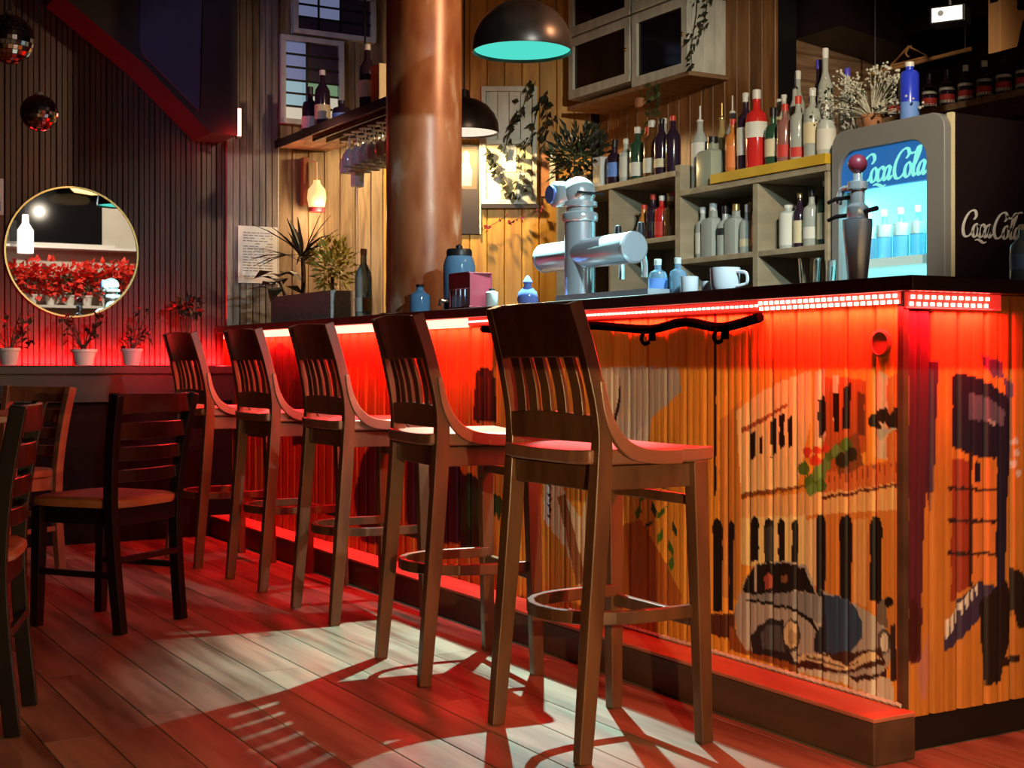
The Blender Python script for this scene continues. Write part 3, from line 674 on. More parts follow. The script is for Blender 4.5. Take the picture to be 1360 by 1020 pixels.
W(MB().box(XF + 0.03, 3.74, YE0 + 0.01, YE0 + 0.05, 0, 0.085)).build('plinth', 'black', bar)
W(MB().box(2.335, XF - 0.001, 2.358, 7.55, 0.1005, 0.112)).build('lit_step_top', 'lit_step_top', bar, bevel=0.003)
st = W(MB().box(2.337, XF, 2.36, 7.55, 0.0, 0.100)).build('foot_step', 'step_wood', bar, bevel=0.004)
pts = [(XF - 0.006, 2.40 + i * 0.0125, 0.117 + 0.003 * (i % 2)) for i in range(120)]
W(MB().tube(pts, 0.006, 5)).build('bead_trim', 'white_paint', bar)

def parse(txt):
    out = []
    for ln in txt.strip().split('\n'):
        a, b = ln.split(';')
        v = [float(q) for q in b.split()]
        out.append((tuple(float(q) for q in a.split(',')), np.array(v).reshape(-1, 2)))
    return out
def inside(poly, X, Y):
    r = np.zeros(X.shape, bool); n = len(poly); j = n - 1
    for i in range(n):
        xi, yi = poly[i]; xj, yj = poly[j]
        if yi != yj:
            c = ((yi > Y) != (yj > Y)) & (X < (xj - xi) * (Y - yi) / (yj - yi) + xi)
            r ^= c
        j = i
    return r
def hash2(a, b):
    h = np.sin(a * 127.1 + b * 311.7) * 43758.5453
    return h - np.floor(h)
def vnoise(X, Y):
    xi = np.floor(X); yi = np.floor(Y); fx = X - xi; fy = Y - yi
    fx = fx*fx*(3-2*fx); fy = fy*fy*(3-2*fy)
    a = hash2(xi, yi); b = hash2(xi+1, yi); c = hash2(xi, yi+1); d = hash2(xi+1, yi+1)
    return (a*(1-fx)+b*fx)*(1-fy) + (c*(1-fx)+d*fx)*fy
FM = parse(FRONT_MURAL); EM = parse(END_MURAL)
def paint(polys, U, V, base):
    """painted colour at U (along the boards), V (height): flat areas of paint on stained wood, brushed along the grain"""
    col = np.empty(U.shape + (3,)); col[:] = base
    ju = U + (vnoise(U * 60, V * 30) - 0.5) * 0.004
    jv = V + (vnoise(U * 90, V * 8) - 0.5) * 0.007
    for c, poly in polys:
        lo = poly.min(0) - 0.03; hi = poly.max(0) + 0.03
        if U.max() < lo[0] or U.min() > hi[0]: continue
        col[inside(poly, ju, jv)] = c
    st = 0.74 + 0.34 * vnoise(U * 170, V * 2.5) * (0.4 + vnoise(U * 40 + 9, V * 6)) + 0.14 * vnoise(U * 300, V * 40)
    return np.clip(col * st[..., None], 0, 1)
def painted_board(name, parent, U0, U1, Z0, Z1, du, dv, place, polys, basef, grooves):
    nu = max(6, int((U1 - U0) / du)); nv = max(8, int((Z1 - Z0) / dv))
    us = np.linspace(U0 + 0.0012, U1 - 0.0012, nu); vs = np.linspace(Z0, Z1, nv)
    f = (us - U0) / (U1 - U0)
    d = np.zeros(nu); d[0] = d[-1] = 0.014
    d[1] = d[-2] = 0.002
    for g in grooves:
        d = np.maximum(d, 0.003 * np.clip(1 - np.abs(us - (U0 + g*(U1-U0))) / 0.004, 0, 1))
    UU, VV = np.meshgrid(us, vs, indexing='ij')
    DD = np.repeat(d[:, None], nv, 1)
    xyz = place(UU, VV, DD).reshape(-1, 3)
    base = basef(0.5 * (U0 + U1))
    col = paint(polys, UU, VV, base).reshape(-1, 3)
    idx = np.arange(nu * nv).reshape(nu, nv)
    q = np.stack([idx[:-1, :-1], idx[1:, :-1], idx[1:, 1:], idx[:-1, 1:]], -1).reshape(-1, 4)
    me = bpy.data.meshes.new(name)
    me.vertices.add(len(xyz)); me.vertices.foreach_set('co', xyz.astype(np.float32).ravel())
    me.loops.add(q.size); me.loops.foreach_set('vertex_index', q.astype(np.int32).ravel())
    me.polygons.add(len(q)); me.polygons.foreach_set('loop_start', np.arange(0, q.size, 4, dtype=np.int32))
    me.update(calc_edges=True)
    ca = me.color_attributes.new('paint', 'FLOAT_COLOR', 'POINT')
    ca.data.foreach_set('color', np.concatenate([col, np.ones((len(col), 1))], 1).astype(np.float32).ravel())
    me.materials.append(M['mural_paint'])
    o = bpy.data.objects.new(name, me); COL.objects.link(o); o.parent = parent
    return o
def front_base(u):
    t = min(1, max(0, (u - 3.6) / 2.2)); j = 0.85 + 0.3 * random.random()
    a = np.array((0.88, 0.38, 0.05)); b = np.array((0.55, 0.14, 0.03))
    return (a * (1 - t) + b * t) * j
pwid = 0.0955
u = YE0
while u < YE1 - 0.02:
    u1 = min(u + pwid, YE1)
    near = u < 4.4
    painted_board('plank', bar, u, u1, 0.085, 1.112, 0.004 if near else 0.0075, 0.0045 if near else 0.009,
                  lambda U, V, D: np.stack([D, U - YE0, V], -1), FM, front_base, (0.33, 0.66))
    u = u1
def end_base(u):
    j = 0.85 + 0.3 * random.random()
    return np.array((0.55, 0.19, 0.035)) * j
u = XF
while u < 3.7:
    u1 = u + pwid
    painted_board('end_plank', bar, u, u1, 0.085, 1.112, 0.005, 0.006,
                  lambda U, V, D: np.stack([U - XF, D, V], -1), EM, end_base, (0.5,))
    u = u1
W(MB().box(XF - 0.006, XF + 0.012, YE0 - 0.006, YE0 + 0.012, 0.085, 1.112)).build('corner_bead', 'step_wood', bar)
cp = MB().ring([(0.034, 0), (0.034, 0.006), (0.028, 0.008), (0.028, 0.003), (0.0001, 0.003), (0.0001, 0)], 24)
cp.v = [(-c - 0.0005, a + 0.07, b + 0.99) for a, b, c in cp.v]
cp.build('cover_plate', 'terracotta', bar)

# red light strip, a thing of its own
strip = thing('light_strip', 'glowing red light strip fixed under the edge of the bar top', 'light strip', (XF, YE0, 1.08))
def SW(mb): mb.v = [(a - XF, b - YE0, c - 1.08) for a, b, c in mb.v]; return mb
SW(MB().box(2.462, 2.468, 4.6, 7.5, 1.078, 1.112)).build('diffuser', 'led_band', strip)
SW(MB().box(2.464, 2.470, 2.40, 4.6, 1.084, 1.112)).build('backing_tape', 'led_red', strip)
SW(MB().box(2.47, 2.80, 2.388, 2.394, 1.074, 1.112)).build('backing_tape', 'led_red', strip)
lm = MB().box(-0.003, 0.003, -0.0045, 0.0045, -0.0045, 0.0045).mesh('led'); lm.materials.append(M['led_hot'])
y = 2.41
while y < 2.92:
    for zz in (0.009, 0.024): share(lm, 'led', strip, (2.460 - XF, y - YE0 + (0.005 if zz > .01 else 0), zz))
    y += 0.0225
while y < 4.6:
    share(lm, 'led', strip, (2.461 - XF, y - YE0, 0.018), sc=(1, 0.9, 0.7)); y += 0.021
xx = 2.485
while xx < 2.75:
    for zz in (0.004, 0.021): share(lm, 'led', strip, (xx - XF + (0.005 if zz > .01 else 0), -0.014, zz), (0, 0, PI/2))
    xx += 0.0235
# dark cable drooping under the strip
gl = crom([(2.452, 4.46, 1.068), (2.452, 4.1, 1.058), (2.452, 3.75, 1.064), (2.452, 3.42, 1.045), (2.452, 3.24, 1.062), (2.452, 3.07, 1.043), (2.452, 2.9, 1.066)], 8)
cab = tag(MB().tube(gl, 0.014, 7).build('cable', 'matt_black'), 'dark cable drooping along the boards below the red strip', 'cable')
for i, yy in enumerate((3.42, 3.07)):
    hk = thing('bag_hook', ['dark bag hook under the bar top, behind the big stool seat', 'dark bag hook under the bar top, nearer the painted car'][i], 'hook', (2.468, yy, 1.015))
    MB().box(-0.006, 0.004, -0.012, 0.012, -0.006, 0.04).build('plate', 'matt_black', hk)
    MB().tube(crom([(-0.004, 0, 0.03), (-0.03, 0, 0.02), (-0.04, 0, 0.0), (-0.03, 0, -0.015), (-0.012, 0, -0.01)], 4), 0.006, 6).build('prong', 'matt_black', hk)

# ------------------------------------------------------------------ bar stools
def make_stool():
    t = thing('bar_stool', 'x', 'stool', group='slat-back stools along the bar')
    for s in (1, -1):
        # rear leg and back post in one piece, splayed at both ends
        pts = crom([(-0.195, s*0.207, 0), (-0.165, s*0.204, 0.35), (-0.142, s*0.202, 0.66), (-0.142, s*0.205, 0.80), (-0.172, s*0.199, 0.95), (-0.212, s*0.190, 1.085)], 5)
        n = len(pts)
        MB().sweep(pts, [0.030 + 0.010*math.sin(PI*min(1, i/(n*0.6)))*1.0 for i in range(n)], [0.036 + 0.008*math.sin(PI*min(1, i/(n*0.6))) for i in range(n)]).build('leg', 'stool_wood', t, bevel=0.003)
    for s in (1, -1):
        MB().beam((0.17, s*0.198, 0), (0.155, s*0.185, 0.70), 0.034, 0.034, a1=0.044, b1=0.044).build('leg', 'stool_wood', t, bevel=0.003)
    # seat: dished board with rounded front
    mb = MB(); nu, nv = 14, 14; vs = []
    for sgn in (1, 0):
        for i in range(nu+1):
            for j in range(nv+1):
                a = -1 + 2*i/nu; b = -1 + 2*j/nv
                hx = 0.195 * (1 - 0.05*abs(b)**3); xx = a*hx + 0.012
                yy = b*0.212*(1 - 0.05*(1-a)/2 - 0.04*max(0, a)**6)
                z = 0.732 - 0.016*(1-a*a)*(1-b*b)*(1.2) + 0.004*abs(b)**4
                if not sgn: z = 0.694 + 0.010*(abs(a)**6 + abs(b)**6)/2
                vs.append((xx, yy, z))
    m = (nu+1)*(nv+1); f = []
    for i in range(nu):
        for j in range(nv):
            o = i*(nv+1)+j
            f += [(o, o+nv+1, o+nv+2, o+1), (m+o, m+o+1, m+o+nv+2, m+o+nv+1)]
    rim = [i*(nv+1) for i in range(nu+1)] + [nu*(nv+1)+j for j in range(1, nv+1)] + [i*(nv+1)+nv for i in range(nu-1, -1, -1)] + [j for j in range(nv-1, 0, -1)]
    for i in range(len(rim)): f.append((rim[i], rim[(i+1) % len(rim)], m+rim[(i+1) % len(rim)], m+rim[i]))
    mb.add(vs, f).build('seat', 'stool_seat', t, smooth=True, bevel=0.005)
    # apron under the seat
    ap = MB()
    for s in (1, -1): ap.box(-0.13, 0.145, s*0.176-0.010, s*0.176+0.010, 0.636, 0.694)
    ap.box(0.145, 0.165, -0.17, 0.17, 0.640, 0.694); ap.box(-0.150, -0.130, -0.18, 0.18, 0.636, 0.694)
    ap.build('apron', 'stool_wood', t, bevel=0.003)
    # top rail, curved
    def rail(z0, z1, xoff0, xoff1, half, name, bulge=0.016, th=0.022):
        r = MB(); vs = []; n = 12
        for i in range(n+1):
            y = -half + 2*half*i/n; c = -bulge*(1-(y/half)**2)
            crown = 0.008*(1-(y/half)**2)
            for (xx, zz) in ((xoff0-th/2, z0), (xoff0+th/2, z0), (xoff1+th/2, z1+crown), (xoff1-th/2, z1+crown)): vs.append((xx+c, y, zz))
        f = []
        for i in range(n):
            o = i*4
            for k in range(4): f.append((o+k, o+(k+1) % 4, o+4+(k+1) % 4, o+4+k))
        f += [(0, 1, 2, 3), (n*4+3, n*4+2, n*4+1, n*4)]
        return r.add(vs, f).build(name, 'stool_wood', t, bevel=0.003)
    rail(0.955, 1.080, -0.174, -0.210, 0.188, 'top_rail')
    rail(0.752, 0.815, -0.145, -0.147, 0.200, 'lower_rail', 0.012)
    for i in range(5):
        y = -0.138 + 0.069*i
        c = 1-(y/0.2)**2
        MB().sweep(crom([(-0.147-0.012*c, y*0.97, 0.808), (-0.154-0.014*c, y*.95, 0.885), (-0.175-0.016*c, y*.92, 0.965)], 3), 0.041, 0.012).build('slat', 'stool_wood', t, bevel=0.002)
    # bent arms sweeping from the post into the seat edge
    for s in (1, -1):
        pts = crom([(-0.150, s*0.216, 0.90), (-0.135, s*0.219, 0.825), (-0.105, s*0.220, 0.765), (-0.055, s*0.217, 0.728), (0.02, s*0.213, 0.715), (0.09, s*0.210, 0.714)], 5)
        n = len(pts)
        MB().sweep(pts, 0.018, [0.014 + 0.022*min(1, i/(n*0.55)) for i in range(n)]).build('side_bracket', 'stool_seat', t, bevel=0.003)
    # bent foot ring, open at the front, and two front rungs
    arc = [(0.165, -0.175, 0.325), (0.05, -0.180, 0.325), (-0.02, -0.176, 0.325)]
    for k in range(1, 10):
        a = -PI/2 - PI*k/10; arc.append((-0.02 + 0.165*math.cos(a), -0.172*math.sin(a)*-1, 0.325))
    arc += [(-0.02, 0.176, 0.325), (0.05, 0.180, 0.325), (0.165, 0.175, 0.325)]
    MB().sweep(arc, 0.032, 0.020, side=(0, 0, 1)).build('foot_ring', 'stool_wood', t, bevel=0.003)
    MB().beam((0.163, -0.18, 0.30), (0.163, 0.18, 0.30), 0.032, 0.020, side=(0, 0, 1)).build('rung', 'stool_wood', t, bevel=0.003)
    MB().beam((0.157, -0.175, 0.60), (0.157, 0.175, 0.60), 0.026, 0.018, side=(0, 0, 1)).build('rung', 'stool_wood', t, bevel=0.003)
    return t
stool = make_stool()
SP = [(1.955, 2.925, 0, 'tall wooden slat-back bar stool closest to the painted car, first of the row'),
      (2.005, 3.79, -7, 'second bar stool from the painted corner, turned slightly, its seat catching pale light'),
      (2.12, 4.80, -2, 'middle stool of the five along the bar, at the edge of the pale light'),
      (2.14, 5.63, 0, 'fourth bar stool from the painted corner, in front of the grey stone planter'),
      (2.10, 6.41, 2, 'last bar stool of the row, beside the board wall with the round mirror')]
for i, (x, y, a, lab) in enumerate(SP):
    o = stool if i == 0 else copy_tree(stool)
    o.location = (x, y, 0); o.rotation_euler.z = R(a); o['label'] = lab

# ------------------------------------------------------------------ ladder-back chairs
def make_chair():
    t = thing('dining_chair', 'x', 'chair', group='ladder-back chairs beside the bar')
    for s in (1, -1):
        pts = crom([(-0.19, s*0.163, 0), (-0.165, s*0.168, 0.25), (-0.158, s*0.176, 0.45), (-0.176, s*0.190, 0.65), (-0.210, s*0.205, 0.835)], 4)
        MB().sweep(pts, 0.034, 0.040).build('leg', 'black_wood', t, bevel=0.003)
        MB().beam((0.19, s*0.165, 0), (0.175, s*0.165, 0.435), 0.034, 0.034, a1=0.042, b1=0.042).build('leg', 'black_wood', t, bevel=0.003)
    for z0, z1, xo, hw in ((0.765, 0.835, -0.203, 0.200), (0.675, 0.735, -0.187, 0.190), (0.60, 0.65, -0.174, 0.183), (0.525, 0.57, -0.164, 0.176)):
        vs = []; f = []; n = 8
        for i in range(n+1):
            y = -hw + 2*hw*i/n; c = -0.026*(1-(y/hw)**2)
            for (dx, z) in ((-0.008, z0), (0.008, z0), (0.008, z1), (-0.008, z1)): vs.append((xo+dx+c, y, z))
        for i in range(n):
            for k in range(4): f.append((i*4+k, i*4+(k+1) % 4, i*4+4+(k+1) % 4, i*4+4+k))
        f += [(0, 1, 2, 3), (n*4+3, n*4+2, n*4+1, n*4)]
        MB().add(vs, f).build('slat', 'black_wood', t, bevel=0.003)
    ap = MB()
    for s in (1, -1): ap.box(-0.15, 0.17, s*0.16-0.01, s*0.16+0.01, 0.375, 0.435)
    ap.box(0.165, 0.185, -0.155, 0.155, 0.375, 0.435); ap.box(-0.172, -0.152, -0.155, 0.155, 0.375, 0.435)
    ap.build('apron', 'black_wood', t, bevel=0.002)
    vs = []; f = []; n = 24
    for z, q in ((0.436, 0.97), (0.448, 1.0), (0.462, 0.99), (0.470, 0.93), (0.466, 0.6), (0.464, 0.25)):
        for k in range(n):
            a = 2*PI*k/n; c, s = math.cos(a), math.sin(a)
            e = (abs(c)**5 + abs(s)**5)**(-0.2)
            vs.append((0.012 + 0.205*q*c*e, 0.195*q*s*e*(1 + 0.06*c*e), z))
    for i in range(5):
        for k in range(n): f.append((i*n+k, i*n+(k+1) % n, (i+1)*n+(k+1) % n, (i+1)*n+k))
    f += [tuple(range(n-1, -1, -1)), tuple(5*n+k for k in range(n))]
    MB().add(vs, f).build('seat', 'chair_seat', t, smooth=True)
    for s in (1, -1):
        MB().beam((-0.175, s*0.165, 0.20), (0.18, s*0.165, 0.20), 0.022, 0.018, side=(0, 0, 1)).build('stretcher', 'black_wood', t, bevel=0.003)
    MB().beam((-0.176, -0.16, 0.255), (-0.176, 0.16, 0.255), 0.022, 0.018, side=(0, 0, 1)).build('stretcher', 'black_wood', t, bevel=0.003)
    return t
chair = make_chair()
def rear_at(o, p, q):
    """put the chair's rear feet at floor points p (its right) and q (its left); it faces to the left of p->q"""
    c = ((p[0]+q[0])/2, (p[1]+q[1])/2); dx, dy = q[0]-p[0], q[1]-p[1]; L = math.hypot(dx, dy)
    fx, fy = -dy/L, dx/L
    o.location = (c[0] + fx*0.19, c[1] + fy*0.19, 0); o.rotation_euler.z = math.atan2(fy, fx)
rear_at(chair, (1.213, 4.817), (1.481, 5.005))
chair['label'] = 'black ladder-back chair with brown seat standing whole beside the pale light patch'
c2 = copy_tree(chair); rear_at(c2, (0.645, 3.63), (0.752, 3.96))
c2['label'] = 'black ladder-back chair seen edge-on with only its slat ends showing'
c3 = copy_tree(chair); c3.location = (1.10, 6.45, 0); c3.rotation_euler.z = R(-150)
c3['label'] = 'reddish wooden chair glowing in the red light beside the small dark table'
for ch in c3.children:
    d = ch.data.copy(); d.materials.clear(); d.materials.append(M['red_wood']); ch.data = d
tb = thing('bistro_table', 'small square dark table among the ladder-back chairs near the wall counter', 'table', (0.72, 5.62, 0))
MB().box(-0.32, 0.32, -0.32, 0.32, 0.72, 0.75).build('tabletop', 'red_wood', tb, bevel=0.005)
MB().lathe([(0.03, 0.03), (0.028, 0.5), (0.04, 0.70), (0.12, 0.72)], 12).build('pedestal', 'black', tb, smooth=True)
MB().lathe([(0.21, 0), (0.21, 0.012), (0.05, 0.035), (0.03, 0.04)], 20).build('base', 'black', tb, smooth=True)
# lamp table beside the viewer: the low warm light of the room
lt = thing('table_lamp', 'low lamp with a flat round metal top and bare bulb', 'lamp', (0.90, 0.20, 0.0))
MB().lathe([(0.14, 0), (0.14, 0.015), (0.012, 0.03), (0.012, 0.80), (0.02, 0.82)], 16).build('stand', 'black', lt, smooth=True)
MB().lathe([(0.13, 0.935), (0.13, 0.945), (0.02, 0.96)], 24).build('lamp_shade', 'black', lt)
MB().lathe([(0.004, 0.955), (0.004, 0.82)], 6).build('stem', 'black', lt)

# ------------------------------------------------------------------ column and lamps
col = thing('column', 'thick round rust-brown steel column rising behind the bar', 'column', (2.757, 5.567, 0))
MB().lathe([(0.170, 0), (0.170, H)], 48).build('shaft', 'rust_steel', col, smooth=True)
MB().ring([(0.170, 1.151), (0.20, 1.151), (0.20, 1.165), (0.170, 1.165)], 32).build('base_ring', 'rust_steel', col)
def pendant(loc, r, mat, lab, zc=H):
    x, y, z = loc
    t = thing('pendant_lamp', lab, 'lamp', loc)
    pr = [(r, 0), (r*1.01, 0.012), (r*0.985, r*0.30), (r*0.88, r*0.56), (r*0.68, r*0.80), (r*0.42, r*0.95), (r*0.18, r*1.02), (r*0.16, r*1.22), (0.012, r*1.27),
          (0.012, r*1.0), (r*0.4, r*0.93), (r*0.66, r*0.77), (r*0.86, r*0.53), (r*0.965, r*0.28), (r*0.985, 0.0)]
    MB().ring(pr, 40).build('lamp_shade', 'shade_bronze', t, smooth=True)
    MB().lathe([(0.0001, 0.022), (r*0.6, 0.020), (r*0.965, 0.012), (r*0.965, 0.014), (0.0001, 0.024)], 40).build('diffuser', mat, t, smooth=True)
    MB().tube([(0, 0, r*1.25), (0, 0, zc - z)], 0.005, 6).build('cord', 'black', t)
    return t
noisy('shade_bronze', (0.04, 0.022, 0.016), (0.09, 0.055, 0.04), (8, 8, 8), 0.35, 4, metal=0.7)
pendant((2.69, 4.58, 2.14), 0.193, 'lamp_teal', 'dark dome pendant lamp glowing teal underneath, hanging over the bar')
light('pendant_bulb_teal', 'SPOT', (2.69, 4.50, 2.125), 900, (0.52, 1.0, 0.92), d=(-0.03, -0.27, -1), spot_size=R(76), spot_blend=0.75, shadow_soft_size=0.012)
pendant((3.74, 7.03, 2.27), 0.20, 'lamp_white', 'dome pendant lamp with a warm white underside, half hidden by the column')
light('pendant_bulb_warm', 'SPOT', (3.74, 7.03, 2.255), 50, (1.0, 0.70, 0.32), d=(0, 0, -1), spot_size=R(178), spot_blend=0.1, shadow_soft_size=0.03)

# ------------------------------------------------------------------ shelves behind the bar
sh = thing('back_shelf', 'pale wooden open shelving full of bottles behind the bar', 'shelf', (4.0, 4.3, 0.95))
def SHW(mb): mb.v = [(a - 4.0, b - 4.3, c - 0.95) for a, b, c in mb.v]; return mb
def shb(name, mat, *b): return SHW(MB().box(*b)).build(name, mat, sh, bevel=0.002)
for y, th, top in ((6.432, 0.026, 1.84), (5.916, 0.022, 1.84), (5.336, 0.042, 1.895), (4.765, 0.035, 1.74), (4.312, 0.022, 1.74)):
    shb('upright', 'shelf_wood', 4.0, 4.32, y - th/2, y + th/2, 0.951, top)
shb('shelf_board', 'shelf_wood', 3.995, 4.32, 5.357, 6.445, 1.842, 1.870)
shb('shelf_board', 'shelf_wood', 4.002, 4.32, 5.357, 6.42, 1.535, 1.560)
shb('shelf_board', 'shelf_wood', 3.995, 4.32, 4.302, 5.315, 1.742, 1.770)
shb('shelf_board', 'shelf_wood', 4.002, 4.32, 4.323, 5.315, 1.415, 1.440)
shb('yellow_board', 'yellow_paint', 3.985, 4.30, 4.302, 5.07, 1.771, 1.815)['label'] = 'yellow painted shelf edge'
shb('back_panel', 'shelf_inner', 4.32, 4.335, 4.302, 6.445, 0.951, 1.870)
bc = thing('back_counter', 'dark back counter standing under the bottle shelves', 'counter', (4.3, 5.3, 0))
MB().box(-0.32, 0.30, -0.98, 1.2, 0.91, 0.95).build('worktop', 'counter_top', bc, bevel=0.003)
MB().box(-0.28, 0.30, -0.97, 1.19, 0.06, 0.91).build('cabinet_body', 'black_wood', bc)
for i in range(4):
    d = MB().box(-0.30, -0.28, -0.95 + i*0.54, -0.43 + i*0.54, 0.09, 0.89).build('door', 'black_wood', bc, bevel=0.003)
    MB().tube([(-0.32, -0.50 + i*0.54, 0.6), (-0.32, -0.50 + i*0.54, 0.72)], 0.006, 6).build('handle', 'steel', d)

PROF = {
 'wine':   [(0.0001, 0.0), (0.95, 0.0), (1.0, 0.02), (1.0, 0.58), (0.92, 0.66), (0.60, 0.73), (0.37, 0.79), (0.34, 0.93), (0.0001, 0.93)],
 'spirit': [(0.0001, 0.0), (0.95, 0.0), (1.0, 0.02), (1.0, 0.62), (0.90, 0.69), (0.42, 0.745), (0.34, 0.80), (0.34, 0.90), (0.0001, 0.90)],
 'stout':  [(0.0001, 0.0), (0.95, 0.0), (1.0, 0.03), (1.0, 0.55), (0.85, 0.66), (0.38, 0.72), (0.34, 0.86), (0.0001, 0.86)],
 'square': [(0.0001, 0.0), (0.97, 0.0), (1.0, 0.02), (1.0, 0.66), (0.85, 0.71), (0.36, 0.75), (0.34, 0.88), (0.0001, 0.88)],
 'bell':   [(0.0001, 0.0), (0.9, 0.0), (1.0, 0.05), (0.95, 0.35), (0.7, 0.55), (0.42, 0.68), (0.34, 0.78), (0.34, 0.90), (0.0001, 0.90)],
 'tube':   [(0.0001, 0.0), (0.97, 0.0), (1.0, 0.02), (1.0, 0.80), (0.8, 0.85), (0.42, 0.87), (0.42, 0.94), (0.0001, 0.94)],
}
def bottle(kind, x, y, z, h, r, mat, lab, cap='cap_black', band=None, group=None, spout=False, name='bottle', cat='bottle'):
    t = thing(name, lab, cat, (x, y, z + 0.0005), 0, group)
    sq = 0.65 if kind == 'square' else 0
    pr = PROF[kind]
    MB().lathe([(a*r, b*h) for a, b in pr], 16, sq=sq).build('glass', mat, t, smooth=True)
    nz = pr[-1][1] - 0.02; nr = pr[-2][0] * r
    if cap:
        c = [(nr*1.15, nz*h), (nr*1.2, h*0.99), (nr*1.0, h), (0.0001, h)] if not spout else [(nr*1.15, nz*h), (nr*1.15, h*0.93), (nr*0.35, h*0.95), (nr*0.3, h*1.12), (0.0001, h*1.12)]
        MB().lathe(c, 10).build('cap', cap, t, smooth=True)
    if band:
        m, z0, z1 = band
        if sq: MB().box(-r*0.78, -r*1.01*0.98 + 0, -r*0.62, r*0.62, z0*h, z1*h)
        MB().ring([(r*1.004, z0*h), (r*1.03, z0*h), (r*1.03, z1*h), (r*1.004, z1*h)], 16).build('paper_label', m, t, smooth=True)
    return t
X1 = 4.10
# upper boards, far compartment
tin = thing('carton', 'small white carton beside the leafy bush on the upper shelf', 'box', (X1, 6.13, 1.8705))
MB().box(-0.04, 0.04, -0.038, 0.038, 0, 0.17).build('box', 'white', tin, bevel=0.002)
MB().box(-0.0415, -0.04, -0.03, 0.03, 0.03, 0.12).build('paper_label', 'label_cream', tin)
T = 1.8705
bottle('stout', X1, 6.02, T, 0.25, 0.042, 'bottle_dark', 'plum dark bottle with a pale label just beside the white carton', 'cap_black', ('label_blue', .2, .5))
bottle('spirit', X1, 5.915, T, 0.24, 0.036, 'bottle_frost', 'frosted pale bottle between the plum bottle and the green bottle', 'cap_white', ('label_white', .15, .6))
bottle('spirit', X1, 5.81, T, 0.285, 0.042, 'bottle_green', 'green bottle with tall white cap and white label on the upper shelf', 'cap_white', ('label_white', .1, .35))
bottle('spirit', X1, 5.685, T, 0.30, 0.044, 'bottle_brown', 'brown bottle with white cap and white label on the upper shelf', 'cap_white', ('label_white', .1, .35))
bottle('wine', X1 - .02, 5.575, T, 0.29, 0.038, 'bottle_dark', 'dark wine bottle beside the brown bottle, small pale label', 'cap_black', ('label_cream', .15, .3))
bottle('wine', X1 - .02, 5.48, T, 0.29, 0.038, 'bottle_dark', 'dark wine bottle nearest the shelf step, with red-brown cap', 'cap_red', None)
bottle('spirit', X1 + .1, 5.86, T, 0.30, 0.04, 'bottle_orange', 'bottle with a bright red cap standing behind the green bottle', 'cap_red', None)
# lower step of the upper board
T = 1.7705
bottle('wine', X1 - .02, 5.265, T, 0.36, 0.042, 'bottle_clear', 'tall clear bottle with white label at the shelf step', 'cap_white', ('label_white', .3, .62), spout=True)
bottle('square', X1 - .03, 5.155, T, 0.24, 0.062, 'bottle_tin', 'squat grey-green square bottle with dark pourer', 'cap_black', None)
bottle('wine', X1 + .1, 5.17, T, 0.40, 0.038, 'bottle_frost', 'tall pale bottle standing behind the squat square bottle', 'cap_white', ('label_white', .25, .5), spout=True)
bottle('wine', X1 + .1, 5.25, T, 0.38, 0.036, 'bottle_gold', 'tall gold bottle with long pourer behind the clear bottle at the step', 'cap_gold', None, spout=True)
T = 1.8155
bottle('spirit', X1 - .03, 5.005, T, 0.255, 0.036, 'bottle_orange', 'bottle with red cap and orange label at the start of the yellow board', 'cap_red', ('label_orange', .1, .5))
bottle('spirit', X1 + .09, 5.045, T, 0.27, 0.036, 'bottle_pink', 'pinkish clear bottle with red cap behind the orange label bottle', 'cap_red', None)
bottle('spirit', X1 - .03, 4.915, T, 0.36, 0.040, 'bottle_dark', 'dark bottle with white cap and white label next to the red bottle', 'cap_white', ('label_white', .2, .55))
bottle('spirit', X1 - .05, 4.815, T, 0.355, 0.050, 'bottle_red', 'big bright red bottle with white cap and round white label', 'cap_white', ('label_white', .38, .58))
bottle('wine', X1 + .08, 4.78, T, 0.34, 0.034, 'bottle_frost', 'slim pale bottle just behind the big red bottle', 'cap_white', ('label_cream', .4, .7))
bottle('wine', X1 + .11, 4.72, T, 0.44, 0.034, 'bottle_clear', 'clear bottle with tall white top, second row of the yellow board', 'cap_white', ('label_cream', .3, .5))
bottle('stout', X1 - .04, 4.715, T, 0.26, 0.038, 'bottle_green', 'small dark green bottle with cream label on the yellow board', 'cap_black', ('label_cream', .15, .45))
bottle('wine', X1 + .03, 4.65, T, 0.37, 0.034, 'bottle_clear', 'clear bottle with black pourer between green and pink bottles', 'cap_black', ('label_white', .2, .4), spout=True)
bottle('spirit', X1 - .05, 4.625, T, 0.26, 0.036, 'bottle_pink', 'pink bottle with red cap and dark band on the yellow board', 'cap_red', ('label_red', .1, .3))
bottle('wine', X1 + .10, 4.575, T, 0.46, 0.034, 'bottle_dark', 'tall dark bottle with violet blue cap behind the pink bottle', 'cap_blue', None)
bottle('spirit', X1 - .05, 4.54, T, 0.28, 0.036, 'bottle_clear', 'clear bottle with big round red stopper on the yellow board', 'cap_red', ('label_red', .05, .2))
bottle('wine', X1 + .06, 4.49, T, 0.49, 0.036, 'bottle_clear', 'tallest clear bottle with ribbed white top beside the dried flowers', 'cap_white', None)
bottle('spirit', X1 - .05, 4.45, T, 0.30, 0.038, 'bottle_clear', 'clear bottle with cream label under the dried flower spray', 'cap_white', ('label_cream', .2, .5))
bottle('stout', X1 - .05, 4.365, T, 0.22, 0.040, 'bottle_frost', 'stout white bottle last on the yellow board, by the fridge', 'cap_white', ('label_white', .1, .5))
